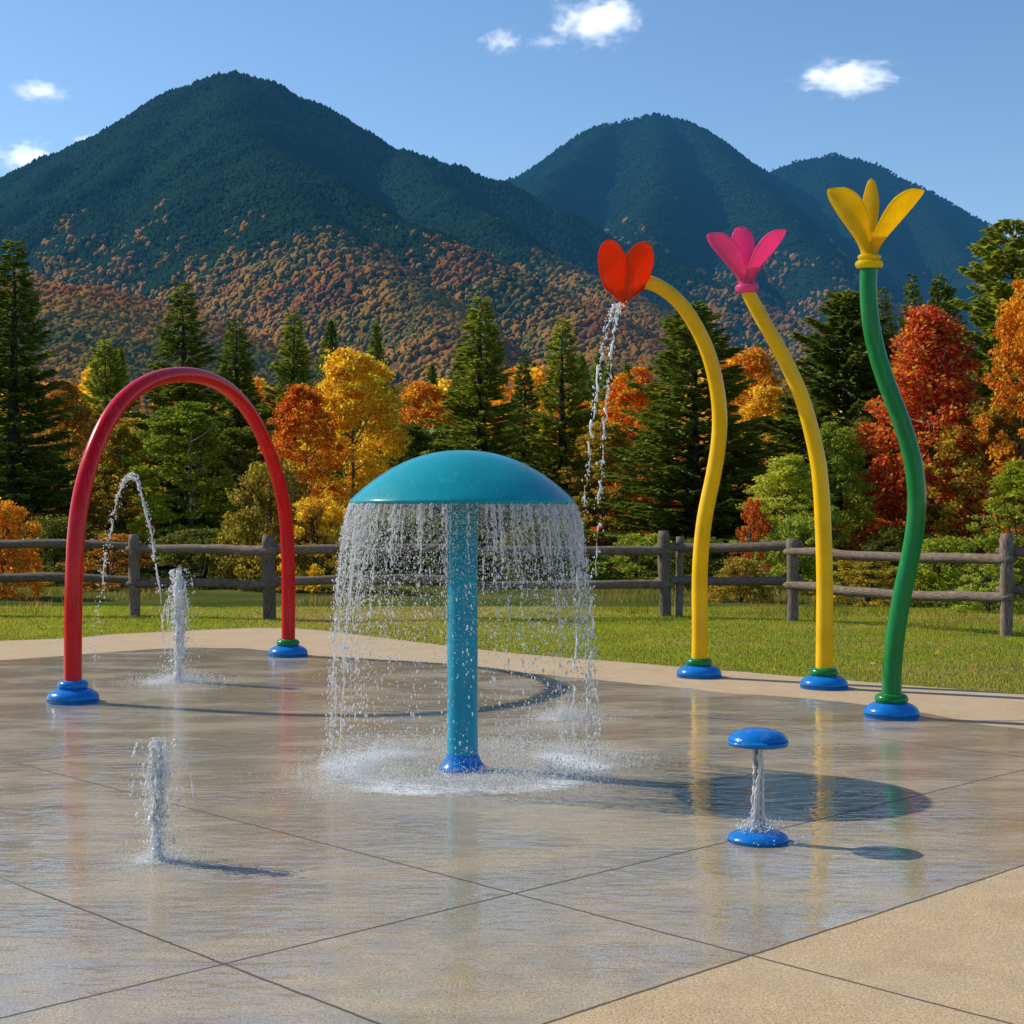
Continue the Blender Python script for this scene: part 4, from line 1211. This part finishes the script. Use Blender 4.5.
c = t.mix(t.mrange(t.math('ADD', zz_, t.math('MULTIPLY', t.noise(pos, .006, 5), 220)), 250, 480, 0, 1), t.ramp(t.noise(pos, .02, 6), [(.3, (.20, .105, .03)), (.7, (.11, .085, .025))]), (.018, .038, .018))
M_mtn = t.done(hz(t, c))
t = NT('mountain_trees')
mp_ = t.n('ShaderNodeNewGeometry').outputs['Position']
mc_ = t.n('ShaderNodeAttribute', attribute_name='Col').outputs['Color']
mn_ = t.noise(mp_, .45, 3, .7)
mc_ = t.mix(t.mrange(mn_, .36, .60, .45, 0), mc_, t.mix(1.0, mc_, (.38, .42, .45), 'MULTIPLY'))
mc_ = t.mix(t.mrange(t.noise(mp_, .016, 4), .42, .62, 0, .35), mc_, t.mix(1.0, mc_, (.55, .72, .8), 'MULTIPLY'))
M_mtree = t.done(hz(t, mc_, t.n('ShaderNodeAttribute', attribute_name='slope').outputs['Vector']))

def ridge(pts):
    return np.array([at(x, y, Yd) for x, y, Yd in pts])
def spur(p0, s, *pts):
    """a spur that falls away from p0=(x, y, distance) at slope s"""
    Y0 = p0[2]; z0 = (HY - p0[1]) / F * Y0
    out = [p0]
    for x, y in pts:
        a = (HY - y) / F
        out.append((x, y, (s * Y0 - z0) / (s - a)))
    return ridge(out)
def terrain(ridges, slope, rnd, seed):
    def h(Xq, Yq):
        wx = 45 * (fbm(Xq / 260, Yq / 260, seed, 3) - .5); wy = 45 * (fbm(Xq / 260, Yq / 260, seed + 9, 3) - .5)
        hs = []
        for rd, sl in ridges:
            best = np.full(Xq.shape, -1e9)
            damp = 1.0
            xq, yq = Xq + wx, Yq + wy
            for p, q in zip(rd[:-1], rd[1:]):
                d = q[:2] - p[:2]; L2 = d @ d
                u = np.clip(((xq - p[0]) * d[0] + (yq - p[1]) * d[1]) / L2, 0, 1)
                dist = np.hypot(xq - p[0] - u * d[0], yq - p[1] - u * d[1])
                z = p[2] + u * (q[2] - p[2])
                best = np.maximum(best, z - sl * (np.sqrt(dist ** 2 + rnd ** 2) - rnd))
            hs.append(best)
        hs = np.stack(hs); mx = hs.max(0); k = 7.0
        z = mx + k * np.log(np.exp((hs - mx) / k).sum(0)) - k * .2
        return z + 26 * (fbm(Xq / 170, Yq / 170, seed + 20, 4) - .5) * np.clip((Yq - 900) / 1500, .3, 1)
    return h
m1 = [
 (ridge([(-330, 262, 3350), (-200, 232, 3450), (-100, 205, 3500), (0, 180, 3520), (60, 158, 3540), (100, 142, 3540), (150, 114, 3530), (190, 92, 3520), (225, 78, 3510), (240, 76, 3500), (262, 81, 3490), (300, 100, 3480), (350, 132, 3450), (400, 154, 3420), (450, 168, 3400), (500, 184, 3380), (560, 212, 3300), (640, 250, 3150), (740, 297, 2900), (860, 345, 2600)]), .78),
 (spur((240, 77, 3500), .41, (238, 105), (262, 145), (330, 186), (420, 230), (512, 275), (590, 315), (680, 365)), .78),
 (spur((236, 103, 3150), .44, (222, 150), (212, 200), (222, 250), (250, 310), (290, 370)), .80),
 (spur((190, 93, 3520), .46, (150, 140), (112, 190), (95, 240), (90, 300), (100, 370)), .85),
 (spur((100, 143, 3540), .40, (50, 185), (0, 235), (-60, 290), (-110, 350)), .80),
 (spur((400, 155, 3420), .36, (455, 200), (530, 248), (620, 300), (720, 350)), .80),
 (spur((262, 145, 2640), .38, (320, 215), (380, 270), (450, 330), (500, 390)), .80),
]
K2 = 1.4
m2 = [
 (ridge([(x, y, d * K2) for x, y, d in [(380, 224, 4600), (450, 200, 4550), (500, 184, 4520), (540, 167, 4510), (580, 142, 4500), (600, 128, 4500), (613, 124, 4500), (632, 119, 4500), (652, 115, 4500), (680, 121, 4480), (720, 147, 4450), (765, 174, 4420), (820, 207, 4350), (900, 252, 4200), (1000, 302, 3950), (1100, 347, 3700)]]), .78),
 (spur((655, 116, 4500 * K2), .37, (668, 160), (655, 215), (625, 270), (600, 330)), .80),
 (spur((690, 125, 4480 * K2), .37, (745, 180), (805, 240), (850, 300), (870, 355)), .80),
 (spur((606, 127, 4500 * K2), .36, (560, 175), (520, 230), (500, 290)), .80),
 (spur((745, 180, 3900 * K2), .33, (740, 240), (735, 310)), .85),
]
m3 = [
 (ridge([(x, y, d * K2) for x, y, d in [(640, 227, 5400), (720, 192, 5400), (765, 174, 5400), (800, 162, 5400), (832, 155, 5400), (870, 162, 5380), (905, 182, 5350), (950, 208, 5300), (1003, 239, 5250), (1060, 270, 5200), (1160, 314, 5100), (1320, 372, 4900)]]), .75),
 (spur((832, 156, 5400 * K2), .33, (845, 205), (880, 260), (900, 320)), .78),
 (spur((905, 183, 5350 * K2), .31, (945, 235), (985, 290), (1010, 340)), .78),
]
fh = [
 (ridge([(-260, 300, 1290), (-120, 280, 1300), (0, 283, 1300), (70, 294, 1290), (150, 319, 1270), (220, 348, 1240), (300, 378, 1200), (400, 405, 1150)]), .45),
 (ridge([(420, 425, 1120), (520, 392, 1200), (610, 360, 1280), (720, 376, 1280), (830, 398, 1240), (960, 407, 1200), (1150, 402, 1200)]), .40),
]
CONE = (np.array([[math.cos(k * 2.0944), math.sin(k * 2.0944), 0] for k in range(3)] + [[0, 0, 1.0]]), np.array([[0, 1, 3], [1, 2, 3], [2, 0, 3]]))
iv, if_ = ICO2
keepf = iv[if_].mean(1)[:, 2] > -.35
BLOB2 = (iv, if_[keepf])
def make_mountain(ridges, ymin, ymax, nx, ny, seed, slope=.56, rnd=45):
    h = terrain(ridges, slope, rnd, seed)
    u = np.linspace(-.52, .52, nx); ys = np.linspace(ymin, ymax, ny)
    U, YY = np.meshgrid(u, ys, indexing='ij')
    XX = U * YY
    Z = np.maximum(h(XX, YY), -40)
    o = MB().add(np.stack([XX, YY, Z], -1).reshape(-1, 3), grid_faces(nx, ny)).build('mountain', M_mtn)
    return o, h
def forest(h, ymin, ymax, n, size, seed, colf, conif_f, mbl):
    r = np.random.default_rng(seed)
    YY = np.sqrt(r.uniform(ymin ** 2, ymax ** 2, n)); U = r.uniform(-.40, .40, n); XX = U * YY
    Z = h(XX, YY); e = 22.0
    nx_, ny_ = (h(XX + e, YY) - Z) / e, (h(XX, YY + e) - Z) / e
    vx, vy, vz = XX, YY, Z - H
    facing = (-nx_ * -vx + -ny_ * -vy + -vz) / np.sqrt(vx ** 2 + vy ** 2 + vz ** 2)
    k = (facing > -.10) & (Z > 30)
    XX, YY, Z, nx_, ny_ = XX[k], YY[k], Z[k], nx_[k], ny_[k]; n = len(XX)
    py = HY - (Z - H) * F / YY
    con = r.uniform(0, 1, n) < conif_f(XX, YY, Z, py, nx_, ny_)
    C = colf(XX, YY, Z, py, con, r, n)
    NV = np.stack([-nx_, -ny_, np.ones(n)], 1); NV /= np.linalg.norm(NV, axis=1, keepdims=True)
    s = size * (YY / 2500) ** .75 * np.clip(r.lognormal(0, .24, n), .55, 1.6)
    out = []
    for msk, base, rs, hs in ((con, CONE, .58, .66), (~con, BLOB2, .64, .68)):
        m = msk.sum()
        if m == 0: continue
        bv, bf = base
        P = np.stack([XX, YY, Z], 1)[msk]; ss = s[msk]
        a = r.uniform(0, 6.28, m); ca, sa = np.cos(a)[:, None], np.sin(a)[:, None]
        jit = 1 + .24 * r.normal(0, 1, (m, len(bv))) if len(bv) > 6 else np.ones((m, len(bv)))
        hx = (bv[None, :, 0] * ca - bv[None, :, 1] * sa) * ss[:, None] * rs * jit
        hy = (bv[None, :, 0] * sa + bv[None, :, 1] * ca) * ss[:, None] * rs * jit
        hz_ = bv[None, :, 2] * (ss * hs * r.uniform(.8, 1.25, m))[:, None] * jit + (ss * (.25 if hs < 1 else -.25))[:, None]
        V = P[:, None] + np.stack([hx, hy, hz_], -1)
        Fa = (bf[None] + (np.arange(m) * len(bv))[:, None, None]).reshape(-1, 3)
        mbl.append((V.reshape(-1, 3), Fa, np.repeat(C[msk], len(bv), 0), np.repeat(NV[msk], len(bv), 0)))
def forest_cols(lo, hi):
    def autumn(XX, YY, Z, py):                       # share of autumn colour falls with altitude
        n_ = fbm(XX / 220, YY / 220, 77, 4); n2_ = fbm(XX / 60, YY / 60, 78, 3)
        return np.clip((hi - Z) / (hi - lo) + (n_ - .5) * 1.25 + (n2_ - .5) * .6, 0, 1)
    def conif(XX, YY, Z, py, nx_, ny_):
        return 1 - autumn(XX, YY, Z, py) * .93
    def colf(XX, YY, Z, py, con, r, n):
        g = np.array([.018, .046, .022]) * r.uniform(.75, 1.3, (n, 1))
        pal = np.array([[.13, .13, .035], [.20, .155, .035], [.30, .18, .04], [.40, .20, .038], [.44, .22, .035], [.42, .175, .035], [.38, .145, .04], [.33, .12, .04]])
        cl = fbm(XX / 90, YY / 90, 171, 3) * len(pal) * 1.5 - len(pal) * .25 + r.normal(0, 1.1, n)
        a = pal[np.clip(cl, 0, len(pal) - 1).astype(int)] * r.uniform(.8, 1.15, (n, 1))
        return np.where(con[:, None], g, a)
    return conif, colf
parts = []
o1, h1 = make_mountain(m1, 1150, 4100, 420, 300, 5)
o2, h2 = make_mountain(m2, 2900, 7000, 360, 240, 6)
o3, h3 = make_mountain(m3, 4600, 8400, 300, 160, 8)
o4, h4 = make_mountain(fh, 800, 1700, 360, 140, 12, rnd=60)
for o, lb in ((o1, 'forested rounded mountain with the highest peak on the left'), (o2, 'forested twin topped mountain in the middle distance'), (o3, 'most distant rounded mountain on the right'), (o4, 'low foothills covered in autumn woods')):
    tag(o, lb, 'mountain', kind='structure')
o4.name = 'foothills'
c1 = forest_cols(110, 400); c2 = forest_cols(60, 640); c3 = forest_cols(0, 560); c4 = forest_cols(600, 900)
forest(h1, 1200, 3600, 185000, 7.4, 1, c1[1], c1[0], parts)
forest(h2, 3000, 6400, 110000, 6.6, 2, c2[1], c2[0], parts)
forest(h3, 4700, 7650, 50000, 6.2, 3, c3[1], c3[0], parts)
forest(h4, 900, 1400, 60000, 8.6, 4, c4[1], c4[0], parts)
off = 0; Vs, Fs, Cs, Ns = [], [], [], []
for V, Fa, C, NV in parts:
    Vs.append(V); Fs.append(Fa + off); Cs.append(C); Ns.append(NV); off += len(V)
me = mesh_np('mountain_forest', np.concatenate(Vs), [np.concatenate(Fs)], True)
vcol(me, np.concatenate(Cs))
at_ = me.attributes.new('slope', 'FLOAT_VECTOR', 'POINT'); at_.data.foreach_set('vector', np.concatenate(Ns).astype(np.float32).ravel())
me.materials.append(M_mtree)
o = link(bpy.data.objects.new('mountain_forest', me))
tag(o, 'dark evergreen and autumn orange forest covering the mountain slopes', 'forest', kind='stuff')

# ------------------------------------------------------------------ clouds
def cloudmat(name, seed, dens):
    t = NT(name)
    co = t.n('ShaderNodeTexCoord').outputs['Object']
    ofs = t.n('ShaderNodeMapping', {'Vector': co, 'Location': (seed * 3.1, seed, 0), 'Scale': (1.5, 1.5, 1.1)})
    nz = t.noise(ofs.outputs[0], 1.7, 6, .62)
    ln = t.n('ShaderNodeVectorMath', {0: co}, operation='LENGTH').outputs['Value']
    f = t.math('SUBTRACT', t.math('ADD', t.math('MULTIPLY', nz, 2.6), -.80), ln)
    d = t.math('MULTIPLY', t.mrange(f, -.25, .65, 0, 1, True), dens * .8)
    v = t.n('ShaderNodeVolumeScatter', {'Color': (1, 1, 1, 1), 'Density': d, 'Anisotropy': .25})
    e = t.n('ShaderNodeEmission', {'Color': (.80, .88, 1, 1), 'Strength': t.math('MULTIPLY', d, .50)})  # added glow standing in for sunlight scattered many times inside the cloud
    a = t.n('ShaderNodeAddShader', {0: v.outputs[0], 1: e.outputs[0]})
    return t.done(None, a.outputs[0])
clouds = [
 ('large white puffy cloud at the top centre of the sky', 598, 18, 46, 22, .018),
 ('small white cloud left of the large top cloud', 502, 41, 22, 11, .012),
 ('flat white cloud above the right mountain', 850, 78, 52, 14, .016),
 ('small flat cloud above the left mountain shoulder', 40, 91, 30, 10, .011),
 ('white cloud peeking over the far left mountain ridge', 30, 158, 34, 13, .016),
 ('tiny cloud touching the left mountain ridge', 88, 141, 16, 7, .011),
 ('faint tiny cloud beside the large top cloud', 548, 42, 22, 7, .006),
]
for i, (lb, px, py, rx, rz, de) in enumerate(clouds):
    Yc = 9000.0
    mb = MB(); bv, bf = ICO3; mb.add(bv * 1.25, bf)
    o = mb.build('cloud', cloudmat('cloud_vapour', i + 1, de), None)
    o.location = at(px, py, Yc)
    o.scale = (rx * 1.25 * Yc / F, rx * Yc / F, rz * 1.35 * Yc / F)
    tag(o, lb, 'cloud')
